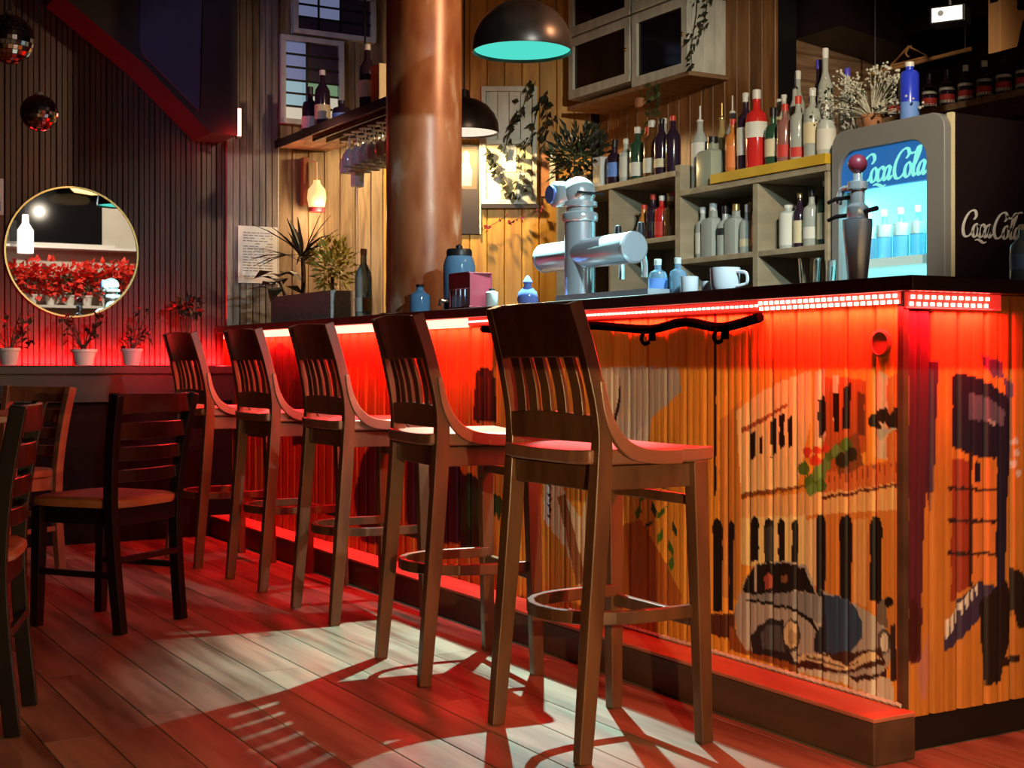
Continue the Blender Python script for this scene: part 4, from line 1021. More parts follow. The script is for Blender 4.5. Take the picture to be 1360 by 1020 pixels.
# middle boards
T = 1.5605
bottle('bell', X1, 5.755, T, 0.19, 0.040, 'bottle_orange', 'orange bell-shaped bottle first on the middle shelf', 'cap_red', ('label_orange', .1, .4))
bottle('spirit', X1, 5.675, T, 0.235, 0.036, 'bottle_dark', 'dark bottle with red stopper on the middle shelf', 'cap_red', ('label_black', .2, .4))
bottle('spirit', X1, 5.60, T, 0.22, 0.038, 'bottle_red', 'red bottle with cream cap in the middle compartment', 'cap_white', ('label_red', .1, .4))
bottle('spirit', X1, 5.525, T, 0.21, 0.036, 'bottle_brown', 'amber brown bottle closest to the thick upright, middle shelf', 'cap_white', None)
bottle('bell', X1 + .1, 5.64, T, 0.25, 0.036, 'bottle_pink', 'pink clear bottle tucked behind the red one, middle shelf', 'cap_red', None)
T = 1.4405
for i, (y, k, h, r, mt, cp_, bd, lab) in enumerate([
    (5.27, 'spirit', .25, .036, 'bottle_clear', 'cap_white', ('label_white', .1, .5), 'clear bottle with white label next to the thick upright'),
    (5.19, 'square', .26, .046, 'bottle_clear', 'cap_white', None, 'cut-glass square bottle second in the compartment of clear bottles'),
    (5.10, 'stout', .24, .040, 'bottle_clear', 'cap_black', ('label_black', .42, .55), 'clear bottle with a narrow black band on the middle shelf'),
    (5.02, 'square', .24, .044, 'bottle_clear', 'cap_gold', None, 'clear square bottle with gold stopper, middle of the shelf'),
    (4.935, 'stout', .23, .040, 'bottle_clear', 'cap_white', ('label_cream', .15, .3), 'clear bottle with low cream label beside the orange one'),
    (4.85, 'spirit', .28, .038, 'bottle_orange', 'cap_white', ('label_orange', .15, .45), 'orange bottle with long white neck, last of the clear bottles')]):
    bottle(k, X1, y, T, h, r, mt, lab, cp_, bd)
for i, (y, k, h, r, mt, cp_, bd, lab) in enumerate([
    (4.66, 'tube', .20, .040, 'bottle_frost', 'cap_white', ('label_white', .1, .8), 'pale white-green bottle in the compartment beside the fridge'),
    (4.585, 'wine', .245, .030, 'bottle_dark', 'cap_gold', ('label_cream', .1, .5), 'dark slim bottle with cream label beside the white-green one'),
    (4.51, 'spirit', .25, .038, 'bottle_clear', 'cap_black', ('label_white', .15, .35), 'clear bottle with dark cap, third in the compartment by the fridge'),
    (4.42, 'wine', .28, .040, 'bottle_green', 'cap_white', ('label_cream', .1, .5), 'wine bottle with big cream label closest to the fridge')]):
    bottle(k, X1, y, T, h, r, mt, lab, cp_, bd)

for k, x, y, z, h, r, mt, cp_, bd, lab in [
    ('wine', 4.22, 5.22, 1.4405, .27, .034, 'bottle_clear', 'cap_black', ('label_white', .3, .5), 'clear bottle in the back row, middle shelf, near the thick upright'),
    ('spirit', 4.22, 5.06, 1.4405, .26, .036, 'bottle_green', 'cap_gold', None, 'green bottle in the back row behind the clear bottles'),
    ('wine', 4.22, 4.90, 1.4405, .27, .034, 'bottle_gold', 'cap_white', ('label_cream', .2, .5), 'gold bottle in the back row behind the orange bottle'),
    ('wine', 4.22, 4.62, 1.4405, .27, .034, 'bottle_brown', 'cap_white', ('label_white', .2, .4), 'brown bottle behind the white-green one beside the fridge'),
    ('wine', 4.22, 4.47, 1.4405, .28, .034, 'bottle_clear', 'cap_red', ('label_white', .2, .5), 'red-capped clear bottle in the back row beside the fridge'),
    ('stout', 4.22, 5.70, 1.5605, .25, .036, 'bottle_gold', 'cap_gold', None, 'gold bottle standing behind the orange bell-shaped bottle'),
    ('wine', 4.22, 5.97, 1.8705, .30, .034, 'bottle_dark', 'cap_black', None, 'black slim bottle behind the plum bottle on the upper shelf'),
    ('wine', 4.22, 5.74, 1.8705, .33, .034, 'bottle_clear', 'cap_white', ('label_white', .2, .5), 'tall clear bottle behind the green and brown ones, upper shelf'),
    ('wine', 4.22, 4.99, 1.8155, .30, .034, 'bottle_brown', 'cap_gold', ('label_cream', .2, .5), 'brown bottle behind the first bottles of the yellow board'),
    ('wine', 4.23, 4.87, 1.8155, .34, .034, 'bottle_frost', 'cap_white', ('label_orange', .2, .4), 'pale bottle with orange label behind the big red bottle'),
    ('stout', 4.23, 4.65, 1.8155, .34, .040, 'bottle_gold', 'cap_black', None, 'gold stout bottle in the back row of the yellow board'),
    ('wine', 4.23, 4.43, 1.8155, .40, .036, 'bottle_frost', 'cap_blue', ('label_white', .2, .5), 'pale bottle with blue cap in the back row by the fridge')]:
    bottle(k, x, y, z, h, r, mt, lab, cp_, bd)

# ------------------------------------------------------------------ plants
def foliage(mb, c, rad, n, L, Wd, up=0.4, seed=1, flat_=1.0):
    rr = random.Random(seed)
    for _ in range(n):
        d = Vector((rr.gauss(0, 1), rr.gauss(0, 1), rr.gauss(0, 1)*flat_)).normalized()
        k = rr.random()**0.5
        p = Vector(c) + Vector((d.x*rad[0], d.y*rad[1], d.z*rad[2]))*k
        dd = d + Vector((0, 0, up)) + Vector((rr.uniform(-.5, .5), rr.uniform(-.5, .5), rr.uniform(-.5, .5)))
        mb.leaf(p, dd, (rr.uniform(-1, 1), rr.uniform(-1, 1), 1), L*rr.uniform(.6, 1.2), Wd*rr.uniform(.7, 1.2))
    return mb
def pot(t, r, h, mat, z=0.0, name='pot'):
    MB().ring([(0.0001, 0.004), (r*0.72, 0.0), (r*0.98, h*0.82), (r*1.08, h*0.84), (r*1.08, h), (r*0.96, h), (r*0.9, h*0.85), (r*0.65, h*0.1), (0.0001, h*0.1)], 16).build(name, mat, t, smooth=True)
    MB().lathe([(0.0001, h*0.84), (r*0.92, h*0.84), (0.0001, h*0.86)], 12).build('soil', 'leaf_brown', t)
bu = thing('leafy_bush', 'big dark green leafy bush on the far end of the upper bottle shelf', 'plant', (4.08, 6.33, 1.871))
pot(bu, 0.06, 0.09, 'terracotta')
stuff(foliage(MB(), (0, 0, 0.21), (0.14, 0.21, 0.15), 420, 0.075, 0.022, 0.5, 3).build('foliage', 'leaf_dark', bu))
stuff(foliage(MB(), (-0.02, 0.02, 0.17), (0.13, 0.18, 0.12), 130, 0.06, 0.02, 0.5, 4).build('foliage', 'leaf_green', bu))
# dried flowers on the fridge
df = thing('dried_flowers', 'pale dried flower spray spreading over the fridge top', 'plant', (4.12, 4.17, 1.893))
pot(df, 0.045, 0.07, 'terracotta')
rr = random.Random(5)
stm = MB(); fl = MB(); lv = MB()
for i in range(70):
    a = rr.uniform(0, 2*PI); e = rr.uniform(0.05, 1.25); L = rr.uniform(0.16, 0.30)
    d = Vector((math.cos(a)*math.cos(e)*0.55, math.sin(a)*math.cos(e)*1.0 + 0.1, math.sin(e)*0.85))
    p = Vector((0, 0, 0.06)) + d*L
    stm.tube([(0, 0, 0.06), Vector((0, 0, 0.06)) + d*L*0.5 + Vector((0, 0, 0.012)), p], 0.0016, 3, False)
    for k in range(5): fl.ball(p + Vector((rr.gauss(0, .016), rr.gauss(0, .02), rr.gauss(0, .014))), rr.uniform(.004, .008), 5, 3)
    if i % 2: lv.leaf(Vector((0, 0, 0.06)) + d*L*0.6, d + Vector((rr.uniform(-1, 1), rr.uniform(-1, 1), 0)), (0, 0, 1), 0.06, 0.014)
stuff(stm.build('stems', 'dried_flower', df)); stuff(fl.build('blossoms', 'dried_flower', df)); stuff(lv.build('foliage', 'leaf_green', df))
# planter on the bar
pl = thing('stone_planter', 'long grey stone planter at the far end of the bar', 'planter', (2.71, 6.72, 1.151))
MB().ring([(0, 0)]*0 or [(0.0, 0.0)], 3) if False else None
tr = MB().box(-0.09, 0.09, -0.40, 0.40, 0, 0.02).box(-0.10, -0.085, -0.42, 0.42, 0, 0.15).box(0.085, 0.10, -0.42, 0.42, 0, 0.15).box(-0.085, 0.085, -0.42, -0.40, 0, 0.15).box(-0.085, 0.085, 0.40, 0.42, 0, 0.15)
tr.build('trough', 'stone_grey', pl)
MB().box(-0.084, 0.084, -0.399, 0.399, 0.02, 0.13).build('soil', 'leaf_brown', pl)
sp = thing('dracaena', 'dark spiky palm-like plant rising from the stone planter', 'plant', (2.71, 6.93, 1.282))
MB().tube(crom([(0, 0, 0), (0.01, 0.01, 0.12), (0, 0.0, 0.24)], 4), 0.012, 6).build('stem', 'leaf_brown', sp)
rr = random.Random(11)
for i in range(38):
    a = i*2.4; e = 0.15 + 1.25*(i % 7)/7
    d = Vector((math.cos(a)*math.cos(e), math.sin(a)*math.cos(e), math.sin(e)))
    L = rr.uniform(0.22, 0.36); p0 = Vector((0, 0, 0.20 + 0.02*(i % 3))); u = d.cross(Vector((0, 0, 1))).normalized()
    ps = [p0 + d*L*t - Vector((0, 0, 1))*0.10*t*t*math.cos(e) for t in (0, .35, .7, 1)]
    MB().sweep(ps, [0.010, 0.020, 0.014, 0.002], 0.002, side=u).build('leaf', 'leaf_brown' if i % 3 else 'leaf_dark', sp)
lb = thing('lime_bush', 'yellow-green leafy plant beside the spiky one in the stone planter', 'plant', (2.71, 6.52, 1.282))
MB().tube([(0, 0, 0), (0, 0, 0.10)], 0.01, 5).build('stem', 'leaf_brown', lb)
stuff(foliage(MB(), (0, 0, 0.16), (0.09, 0.19, 0.13), 360, 0.05, 0.02, 0.5, 6).build('foliage', 'leaf_lime', lb))
db = thing('dark_leaf_plant', 'dark broad-leaved plant drooping over the far end of the stone planter', 'plant', (2.66, 7.04, 1.282))
MB().tube([(0, 0, 0), (-0.02, 0.04, 0.10)], 0.01, 5).build('stem', 'leaf_brown', db)
rr = random.Random(12)
for i in range(12):
    a = rr.uniform(0, 2*PI)
    MB().leaf((-0.02 + 0.03*math.cos(a), 0.06 + 0.05*math.sin(a), 0.06 + 0.02*i*0.5), (math.cos(a), math.sin(a)*1.2 + .4, rr.uniform(-.5, .4)), (0, 0, 1), 0.17, 0.09).build('leaf', 'leaf_dark', db, fix=False)
# ivy
def ivy(name, lab, strands, mat, seed, n=26, L=0.045):
    rr = random.Random(seed)
    o = thing(name, lab, 'plant', strands[0][0])
    o0 = Vector(strands[0][0]); s_ = MB(); f_ = MB()
    for st_ in strands:
        c = crom([Vector(p) - o0 for p in st_], 6)
        s_.tube(c, 0.002, 4, False)
        for _ in range(n):
            p = c[rr.randrange(len(c))] + Vector((rr.gauss(0, .012), rr.gauss(0, .018), rr.gauss(0, .012)))
            f_.leaf(p, (rr.uniform(-1, .2), rr.uniform(-1, 1), rr.uniform(-1, .3)), (-1, 0, .3), L*rr.uniform(.6, 1.2), L*.8*rr.uniform(.7, 1.1))
    stuff(s_.build('stems', 'leaf_brown', o)); stuff(f_.build('foliage', mat, o))
    return o

# ------------------------------------------------------------------ white window-front cabinets over the shelves
def hutch(y0, y1, z0, z1, lab, side=False):
    t = thing('wall_cabinet', lab, 'cabinet', (4.38, y0, z0))
    L = y1 - y0; hh = z1 - z0
    bd = MB().box(0.02, 0.25, 0, L, 0, 0.02).box(0.02, 0.25, 0, L, hh-0.02, hh).box(0.02, 0.25, L-0.02, L, 0.02, hh-0.02).box(0.235, 0.25, 0.02, L-0.02, 0.02, hh-0.02)
    if not side: bd.box(0.02, 0.25, 0, 0.02, 0.02, hh-0.02)
    bd.build('body', 'white_paint', t)
    if side:
        for i in range(3):
            MB().box(0.021 + i*0.0765, 0.095 + i*0.0765, -0.004, 0.014, 0.0, hh).build('plank', 'white_paint', t, bevel=0.003)
    fr = MB(); fw = 0.05
    fr.box(-0.012, 0.02, 0, L, 0, fw).box(-0.012, 0.02, 0, L, hh-fw, hh).box(-0.012, 0.02, 0, fw, fw, hh-fw).box(-0.012, 0.02, L-fw, L, fw, hh-fw)
    d = fr.build('door', 'white_paint', t, bevel=0.004)
    MB().box(0.004, 0.010, fw, L-fw, fw, hh-fw).build('pane', 'pane_dark', d)
    MB().ball((-0.022, fw*0.5, hh*0.5), 0.010, 8, 6).build('knob', 'gold', d)
    return t
hutch(5.75, 6.25, 2.46, 2.86, 'white window-front cabinet with planked side and trailing ivy', True)
hutch(6.27, 6.90, 2.50, 2.86, 'white window-front cabinet farther along, above the leafy bush')
hutch(5.75, 6.25, 2.87, 3.14, 'white cabinet stacked on the planked one, up under the ceiling', True)
hutch(6.27, 6.90, 2.87, 3.14, 'white cabinet stacked on the farther one, up under the ceiling')
cs = tag(MB().box(4.36, 4.64, 5.72, 6.90, 2.435, 2.459).build('cabinet_ledge', 'siding', bevel=0.003), 'brown board ledge running beneath the white cabinets', 'ledge')
ivy('ivy_vine', 'dark ivy trailing down the planked side of the white cabinet', [[(4.40, 5.725, 3.0), (4.42, 5.73, 2.8), (4.38, 5.72, 2.6), (4.37, 5.71, 2.48)], [(4.50, 5.73, 2.95), (4.47, 5.725, 2.75), (4.41, 5.72, 2.6)]], 'leaf_dark', 21, 28)
ivy('hanging_ivy', 'thin ivy strand hanging below the white cabinets among the bottles', [[(4.36, 6.05, 2.43), (4.34, 6.04, 2.3), (4.32, 6.03, 2.16)], [(4.36, 5.98, 2.43), (4.34, 5.97, 2.28)]], 'leaf_green', 22, 26)
fg = thing('pennant', 'small orange paper lantern hanging under the white cabinets', 'lantern', (4.36, 6.15, 2.36))
MB().lathe([(0.0001, -0.03), (0.03, -0.025), (0.035, 0), (0.03, 0.025), (0.0001, 0.03)], 10).build('shade', 'terracotta', fg, smooth=True)
MB().tube([(0, 0, 0.03), (0, 0, 0.074)], 0.002, 4).build('string', 'black', fg)
# window on the corner wall, in the wall's own frame (x along the wall, -y towards the room)
def corner(name, lab, cat, along, z):
    o = thing(name, lab, cat, (3.494 + math.cos(R(-30))*along - 0.5*0.020, 7.61 + math.sin(R(-30))*along - 0.866*0.020, z), R(-30)); return o
w3 = corner('window_panel', 'old pale window frame with ivy, hung on the yellow board wall', 'window frame', 0.595, 1.90)
fr = MB().box(0, 0.335, -0.03, 0, 0, 0.03).box(0, 0.335, -0.03, 0, 0.68, 0.71).box(0, 0.028, -0.03, 0, 0.03, 0.68).box(0.307, 0.335, -0.03, 0, 0.03, 0.68).box(0.028, 0.307, -0.028, -0.002, 0.36, 0.39)
fr.build('frame', 'white_paint', w3, bevel=0.003)
for i in range(4):
    MB().box(0.030 + i*0.069, 0.096 + i*0.069, -0.016, -0.006, 0.391, 0.679).build('pane', 'white_paint', w3, bevel=0.002)
for i in range(3):
    for j in range(2):
        MB().box(0.030 + i*0.092, 0.120 + i*0.092, -0.014, -0.006, 0.032 + j*0.164, 0.194 + j*0.164).build('pane', 'cream' if (i+j) % 2 else 'white_paint', w3, bevel=0.002)
MB().box(0.0, 0.345, -0.045, 0, -0.025, -0.001).build('sill', 'frame_dark', w3)
wx, wy = w3.location.x, w3.location.y
def cw(a, out, z): return (wx + 0.866*a - 0.5*out, wy - 0.5*a - 0.866*out, z)
ivy('ivy_creeper', 'dark creeper climbing over the old pale window frame', [[cw(.30, .05, 2.62), cw(.24, .05, 2.45), cw(.18, .05, 2.35), cw(.14, .05, 2.22)], [cw(.34, .05, 2.5), cw(.30, .05, 2.3), cw(.22, .05, 2.18), cw(.26, .05, 2.0)], [cw(.05, .05, 2.2), cw(.10, .05, 2.1), cw(.16, .05, 2.0), cw(.2, .05, 1.93)], [cw(.38, .04, 2.55), cw(.40, .04, 2.4), cw(.38, .04, 2.25)]], 'leaf_dark', 31, 42, 0.055)
ivy('dry_sprig', 'dry dark red leaf sprigs hanging on the yellow boards', [[cw(.36, .07, 1.87), cw(.3, .07, 1.84), cw(.2, .07, 1.80)], [cw(.16, .07, 1.83), cw(.08, .07, 1.78), cw(.02, .07, 1.75), cw(-.0, .07, 1.73)]], 'maroon', 33, 9, 0.04)
po = corner('poster', 'tall dark framed poster with a pale figure beside the pale window frame', 'poster', 0.415, 1.72)
MB().box(0, 0.165, -0.018, 0, 0, 0.54).build('frame', 'frame_dark', po, bevel=0.002)
MB().box(0.012, 0.153, -0.020, -0.018, 0.27, 0.525).build('print', 'poster_brown', po)
MB().prism([(0.05, 0.29), (0.12, 0.29), (0.125, 0.38), (0.105, 0.44), (0.11, 0.48), (0.09, 0.505), (0.068, 0.49), (0.07, 0.44), (0.045, 0.38)], -0.0215, -0.020, 'y').build('figure', 'poster_pale', po)
MB().box(0.168, 0.178, -0.03, 0, -0.0, 0.60).build('edge_strip', 'white_paint', po)
br = corner('red_banner', 'narrow red banner with white edge beside the leafy bush', 'banner', 0.955, 1.95)
MB().box(0, 0.05, -0.012, 0, 0, 0.30).build('cloth', 'terracotta', br)
MB().box(0.05, 0.085, -0.014, 0, 0.02, 0.29).build('strip', 'label_white', br)

# ------------------------------------------------------------------ far wall: windows, rack, notice
def wall_window(name, x0, x1, z0, z1, rows, cols, mats, y=7.60):
    fr = MB(); f = 0.03
    fr.box(x0, x1, y-0.05, y, z0, z0+f).box(x0, x1, y-0.05, y, z1-f, z1).box(x0, x0+f, y-0.05, y, z0+f, z1-f).box(x1-f, x1, y-0.05, y, z0+f, z1-f)
    o = struct(fr.build(name, 'white_paint', bevel=0.003))
    w_ = (x1-x0-2*f)/len(cols) if isinstance(cols, list) else (x1-x0-2*f)/cols
    xs = [x0+f] + [x0+f+c*(x1-x0-2*f) for c in cols]
    h_ = (z1-z0-2*f)/rows
    for c in range(len(xs)-1):
        for r in range(rows):
            MB().box(xs[c]+0.004, xs[c+1]-0.004, y-0.03, y-0.018, z0+f+r*h_+0.006, z0+f+(r+1)*h_-0.006).build('pane', mats[c][r], o, bevel=0.002)
    br_ = MB()
    for r in range(1, rows): br_.box(x0+f, x1-f, y-0.035, y-0.012, z0+f+r*h_-0.006, z0+f+r*h_+0.006)
    for c in range(1, len(xs)-1): br_.box(xs[c]-0.006, xs[c]+0.006, y-0.037, y-0.012, z0+f, z1-f)
    br_.build('glazing_bars', 'black', o)
    return o
wall_window('window_1', 2.822, 3.215, 2.33, 2.845, 6, [0.40, 1.0], [['pane_cream', 'pane_teal', 'pane_teal', 'pane_blue', 'pane_blue', 'pane_blue'], ['pane_cream', 'pane_cream', 'pane_green', 'pane_plum', 'pane_plum', 'pane_plum']])  # glow stepped row by row, blue down to cream, for light across the blinds
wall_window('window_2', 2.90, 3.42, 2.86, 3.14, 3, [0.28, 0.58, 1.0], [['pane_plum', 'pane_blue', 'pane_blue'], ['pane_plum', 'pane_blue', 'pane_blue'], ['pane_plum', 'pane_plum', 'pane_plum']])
rack = thing('overhead_rack', 'long wooden overhead rack above the bar with wine glasses hung beneath', 'rack', (2.96, 6.8, 2.19))
for i in range(3):
    MB().box(-0.166 + i*0.111, -0.057 + i*0.111, -0.76, 0.79, 0, 0.028).build('plank', 'brown_board', rack, bevel=0.002)
MB().box(-0.175, -0.1665, -0.76, 0.79, -0.012, 0.034).build('edge_strip', 'black_wood', rack)
for xx in (-0.12, -0.04, 0.04, 0.12):
    MB().box(xx-0.006, xx+0.006, -0.72, 0.30, -0.030, -0.001).build('glass_rail', 'black_wood', rack)
for yy in (-0.6, 0.1):
    MB().tube([(0.1, yy, 0.028), (0.1, yy, H-2.19)], 0.006, 6).build('hanger_rod', 'black', rack)
def wine_glass():
    t = thing('wine_glass', 'clear wine glass hanging upside down under the wooden overhead rack', 'glass', group='wine glasses hanging under the overhead rack')
    pr = [(0.034, -0.026), (0.034, -0.028), (0.004, -0.034), (0.0035, -0.10), (0.016, -0.108), (0.034, -0.13), (0.040, -0.155), (0.036, -0.20), (0.034, -0.20), (0.038, -0.155), (0.032, -0.132), (0.014, -0.112), (0.0001, -0.108)]
    MB().lathe([(0.0001, -0.026)] + pr, 14).build('bowl', 'hung_glass', t, smooth=True)
    return t
ORD = 'first second third fourth fifth sixth seventh eighth ninth'.split()
g0 = wine_glass(); first = True
for i, xx in enumerate((2.92, 3.00, 3.08)):
    for j in range(9):
        if i == 0 and j > 6: continue
        o = g0 if first else copy_tree(g0); first = False
        o.location = (xx, 6.16 + j*0.105 + 0.02*i, 2.187)
        o['label'] = 'wine glass hung under the overhead rack, %s from the column, %s rail' % (ORD[j], ('outermost', 'middle', 'innermost')[i])
# bottles standing on the rack
bottle('stout', 2.86, 7.20, 2.219, 0.26, 0.045, 'bottle_dark', 'dark bottle with pale label on the overhead rack, farther one by the lit window', 'cap_black', ('label_white', .1, .35))
bottle('wine', 2.86, 7.02, 2.219, 0.32, 0.042, 'bottle_dark', 'taller dark bottle on the overhead rack against the lit window', 'cap_white', ('label_cream', .15, .4))
bottle('stout', 2.88, 6.80, 2.219, 0.12, 0.05, 'bottle_dark', 'low squat dark bottle on the overhead rack', 'cap_black', ('label_blue', .1, .4))
bottle('wine', 2.86, 6.42, 2.219, 0.34, 0.042, 'bottle_dark', 'dark bottle with silvery foil neck on the overhead rack', 'cap_white', ('label_cream', .2, .45))
tg = thing('carton', 'yellow and white carton on the overhead rack beside the column', 'box', (2.87, 6.24, 2.219))
MB().box(-0.05, 0.05, -0.05, 0.05, 0, 0.2).build('box', 'cream', tg, bevel=0.003); MB().box(-0.0515, -0.05, -0.03, 0.03, 0.04, 0.15).build('paper_label', 'yellow_paint', tg)
no = thing('notice', 'white paper notice of small print pinned on the grey boards', 'notice', (2.565, 7.555, 1.40))
MB().box(0, 0.235, -0.002, 0.0, 0, 0.325).build('sheet', 'paper', no)
ln = MB(); rr = random.Random(3)
for i in range(17):
    x0 = 0.03; z = 0.285 - i*0.0155
    while x0 < 0.20:
        L = rr.uniform(0.012, 0.035)
        if rr.random() < 0.9: ln.box(x0, min(x0+L, 0.205), -0.0028, -0.002, z, z+0.0045)
        x0 += L + 0.006
stuff(ln.build('print', 'ink', no))
fly = thing('flyer', 'small pale blue flyer at the very edge of the dark board wall', 'notice', (1.20, 7.598, 1.72))
MB().box(0, 0.105, -0.002, 0, 0, 0.19).build('sheet', 'card_blue', fly); MB().box(0.02, 0.09, -0.003, -0.002, 0.02, 0.07).build('print', 'blue_enamel', fly)
# corner light tube
ct = thing('light_tube', 'short upright glowing red tube at the corner below the dark soffit', 'lamp', (2.485, 7.30, 2.19))
MB().tube([(0, 0, 0), (0, 0, 0.15)], 0.012, 8).build('tube', 'led_pink', ct, smooth=True)
MB().box(-0.012, 0.012, 0.0, 0.03, -0.012, -0.001).build('clip', 'black', ct)
# wall lantern
la = thing('wall_lantern', 'amber glass wall lantern hanging above the spiky plant', 'lamp', (3.0, 7.50, 1.84))
MB().box(-0.05, -0.015, 0.03, 0.09, 0.02, 0.30).build('backplate', 'red_wood', la, bevel=0.003)
MB().lathe([(0.0001, 0), (0.045, 0.005), (0.055, 0.06), (0.05, 0.11), (0.022, 0.145), (0.018, 0.165), (0.0001, 0.165)], 14, (0.02, 0, 0)).build('glass', 'lamp_amber', la, smooth=True)
MB().lathe([(0.0001, -0.02), (0.048, -0.018), (0.05, 0.006), (0.0001, 0.006)], 14, (0.02, 0, 0)).build('base', 'maroon', la, smooth=True)
MB().tube([(0.02, 0, 0.165), (0.02, 0, 0.27), (-0.02, 0.05, 0.28)], 0.005, 6).build('bracket', 'cream', la)
tg = thing('hanging_tag', 'white box on a thin cable hanging under the overhead rack', 'switch box', (3.05, 6.98, 1.91))
MB().box(-0.03, 0.03, -0.03, 0.03, 0, 0.14).build('case', 'white', tg, bevel=0.006)
MB().tube([(0, 0, 0.14), (0, 0, 0.245)], 0.004, 6).build('cable', 'white', tg)
MB().tube([(0, 0, 0), (0.005, 0, -0.3), (0, 0.01, -0.68)], 0.003, 6).build('cable', 'white', tg)
# round mirror
mi = thing('round_mirror', 'round gold-rimmed mirror hung on the dark board wall', 'mirror', (1.657, 7.598, 1.54))
q = MB().lathe([(0.0001, 0.010), (0.343, 0.010), (0.343, 0.0), (0.0001, 0.0)], 64); q.v = [(a, -c, b) for a, b, c in q.v]
q.build('mirror_glass', 'mirror', mi)
q = MB().ring([(0.343, 0), (0.343, 0.016), (0.352, 0.016), (0.352, 0)], 64); q.v = [(a, -c, b) for a, b, c in q.v]
q.build('frame', 'gold', mi, smooth=True)
# pots on the wall counter
for i, (x, r, h, mat, lab) in enumerate([(1.30, .055, .09, 'white', 'white flower pot at the very end of the wall counter'), (1.68, .065, .085, 'white', 'wide pinkish pot under the round mirror with dark dry leaves'), (1.93, .055, .09, 'white', 'white pot with dark twisted twigs on the wall counter')]):
    t = thing('potted_plant', lab, 'plant', (x, 7.43, 0.931)); pot(t, r, h, mat)
    rr = random.Random(40+i); sm = MB(); fm = MB()
    for k in range(9):
        a = rr.uniform(0, 2*PI); tip = Vector((math.cos(a)*0.11, math.sin(a)*0.07, rr.uniform(0.14, 0.30)))
        sm.tube(crom([(0, 0, h*0.8), tip*0.5 + Vector((0, 0, 0.05)), tip], 3), 0.003, 4, False)
        for _ in range(5): fm.leaf(tip*rr.uniform(.6, 1.05), (rr.gauss(0, 1), rr.gauss(0, 1), rr.gauss(0, .6)), (0, 0, 1), 0.06, 0.03)
    stuff(sm.build('stems', 'leaf_brown', t)); stuff(fm.build('foliage', 'leaf_brown', t))
t = thing('dry_bouquet', 'dark dried flower head in a slim vase by the last bar stool', 'plant', (2.22, 7.40, 0.931))
MB().lathe([(0.0001, 0), (0.03, 0), (0.04, 0.06), (0.018, 0.13), (0.022, 0.15), (0.014, 0.14), (0.014, 0.02), (0.0001, 0.02)], 12).build('vase', 'black_gloss', t, smooth=True)
sm = MB(); fm = MB(); rr = random.Random(8)
for k in range(8):
    sm.tube([(0, 0, 0.1), (rr.gauss(0, .04), rr.gauss(0, .03), 0.30)], 0.002, 4, False)
stuff(sm.build('stems', 'leaf_brown', t)); stuff(foliage(fm, (0, 0, 0.32), (0.09, 0.06, 0.045), 90, 0.05, 0.03, 0, 9).build('foliage', 'leaf_brown', t))
# mirror balls
def mirror_ball(loc, r, lab):
    t = thing('mirror_ball', lab, 'mirror ball', loc)
    MB().lathe([(r*0.97*math.sin(PI*i/12), -r*0.97*math.cos(PI*i/12)) for i in range(13)], 20).build('core', 'black', t, smooth=True)
    tl = MB(); rows = 16
    for i in range(1, rows-1):
        a0 = PI*(i+0.06)/rows; a1 = PI*(i+0.94)/rows; n = max(6, int(2*rows*math.sin(PI*(i+.5)/rows)))
        for k in range(n):
            b0 = 2*PI*(k+0.06)/n; b1 = 2*PI*(k+0.94)/n
            tl.add([(r*math.sin(a)*math.cos(b), r*math.sin(a)*math.sin(b), -r*math.cos(a)) for a, b in ((a0, b0), (a0, b1), (a1, b1), (a1, b0))], [(0, 1, 2, 3)])
    stuff(tl.build('mirror_tiles', 'mirror_tile', t, fix=False))
    MB().lathe([(0.0001, r*1.12), (0.014, r*1.12), (0.02, r*0.94), (0.0001, r*0.94)], 10).build('cap', 'steel', t)
    MB().tube([(0, 0, r*1.1), (0, 0, H-loc[2])], 0.002, 5).build('cord', 'black', t)
mirror_ball((0.919, 5.243, 2.118), 0.09, 'larger mirror ball half out of the picture under the ceiling')
mirror_ball((1.217, 6.226, 2.032), 0.08, 'smaller mirror ball hanging in front of the dark boards above the mirror')

# what the mirror sees: a bright wall of flower pots behind the viewer
fs = thing('flower_shelf', 'white wall shelf of red geraniums on the entrance wall', 'shelf', (3.7, -1.45, 1.62))
MB().box(-0.95, 0.95, -0.15, 0.15, -0.03, 0).build('board', 'white', fs); MB().box(-0.95, 0.95, -0.15, 0.15, 0.66, 0.69).build('board', 'white', fs)
win = struct(MB().box(2.95, 4.0, -1.60, -1.57, 2.36, 3.05).build('window_4', 'pane_dark'))
MB().box(2.9, 4.15, -1.57, -1.555, 2.33, 2.36).build('frame', 'white', win)
k = 0
for zz, n in ((0.0, 8), (0.0, 0)):
    for i in range(n):
        t = thing('geranium', 'red geranium in a white pot, %s from the white bottle lamp' % ORD[i], 'plant', (2.95 + i*0.21, -1.42 + 0.05*(i % 2), 1.621), 0, 'geraniums on the entrance shelf')
        pot(t, 0.06, 0.12, 'white')
        stuff(foliage(MB(), (0, 0, 0.24), (0.11, 0.09, 0.14), 50, 0.06, 0.045, 0.3, 60+i).build('foliage', 'leaf_green', t))
        stuff(foliage(MB(), (0, 0.02, 0.30), (0.14, 0.11, 0.22), 110, 0.085, 0.075, 0.3, 80+i).build('blossoms', 'flower_red', t))
hb = thing('bottle_lamp', 'white bottle-shaped pendant over the geranium shelf', 'lamp', (3.05, -1.2, 2.2))
MB().lathe([(0.0001, 0), (0.09, 0), (0.09, 0.26), (0.04, 0.34), (0.035, 0.44), (0.0001, 0.44)], 16).build('shade', 'bulb_white', hb, smooth=True)
MB().tube([(0, 0, 0.44), (0, 0, H-2.2)], 0.004, 5).build('cord', 'black', hb)
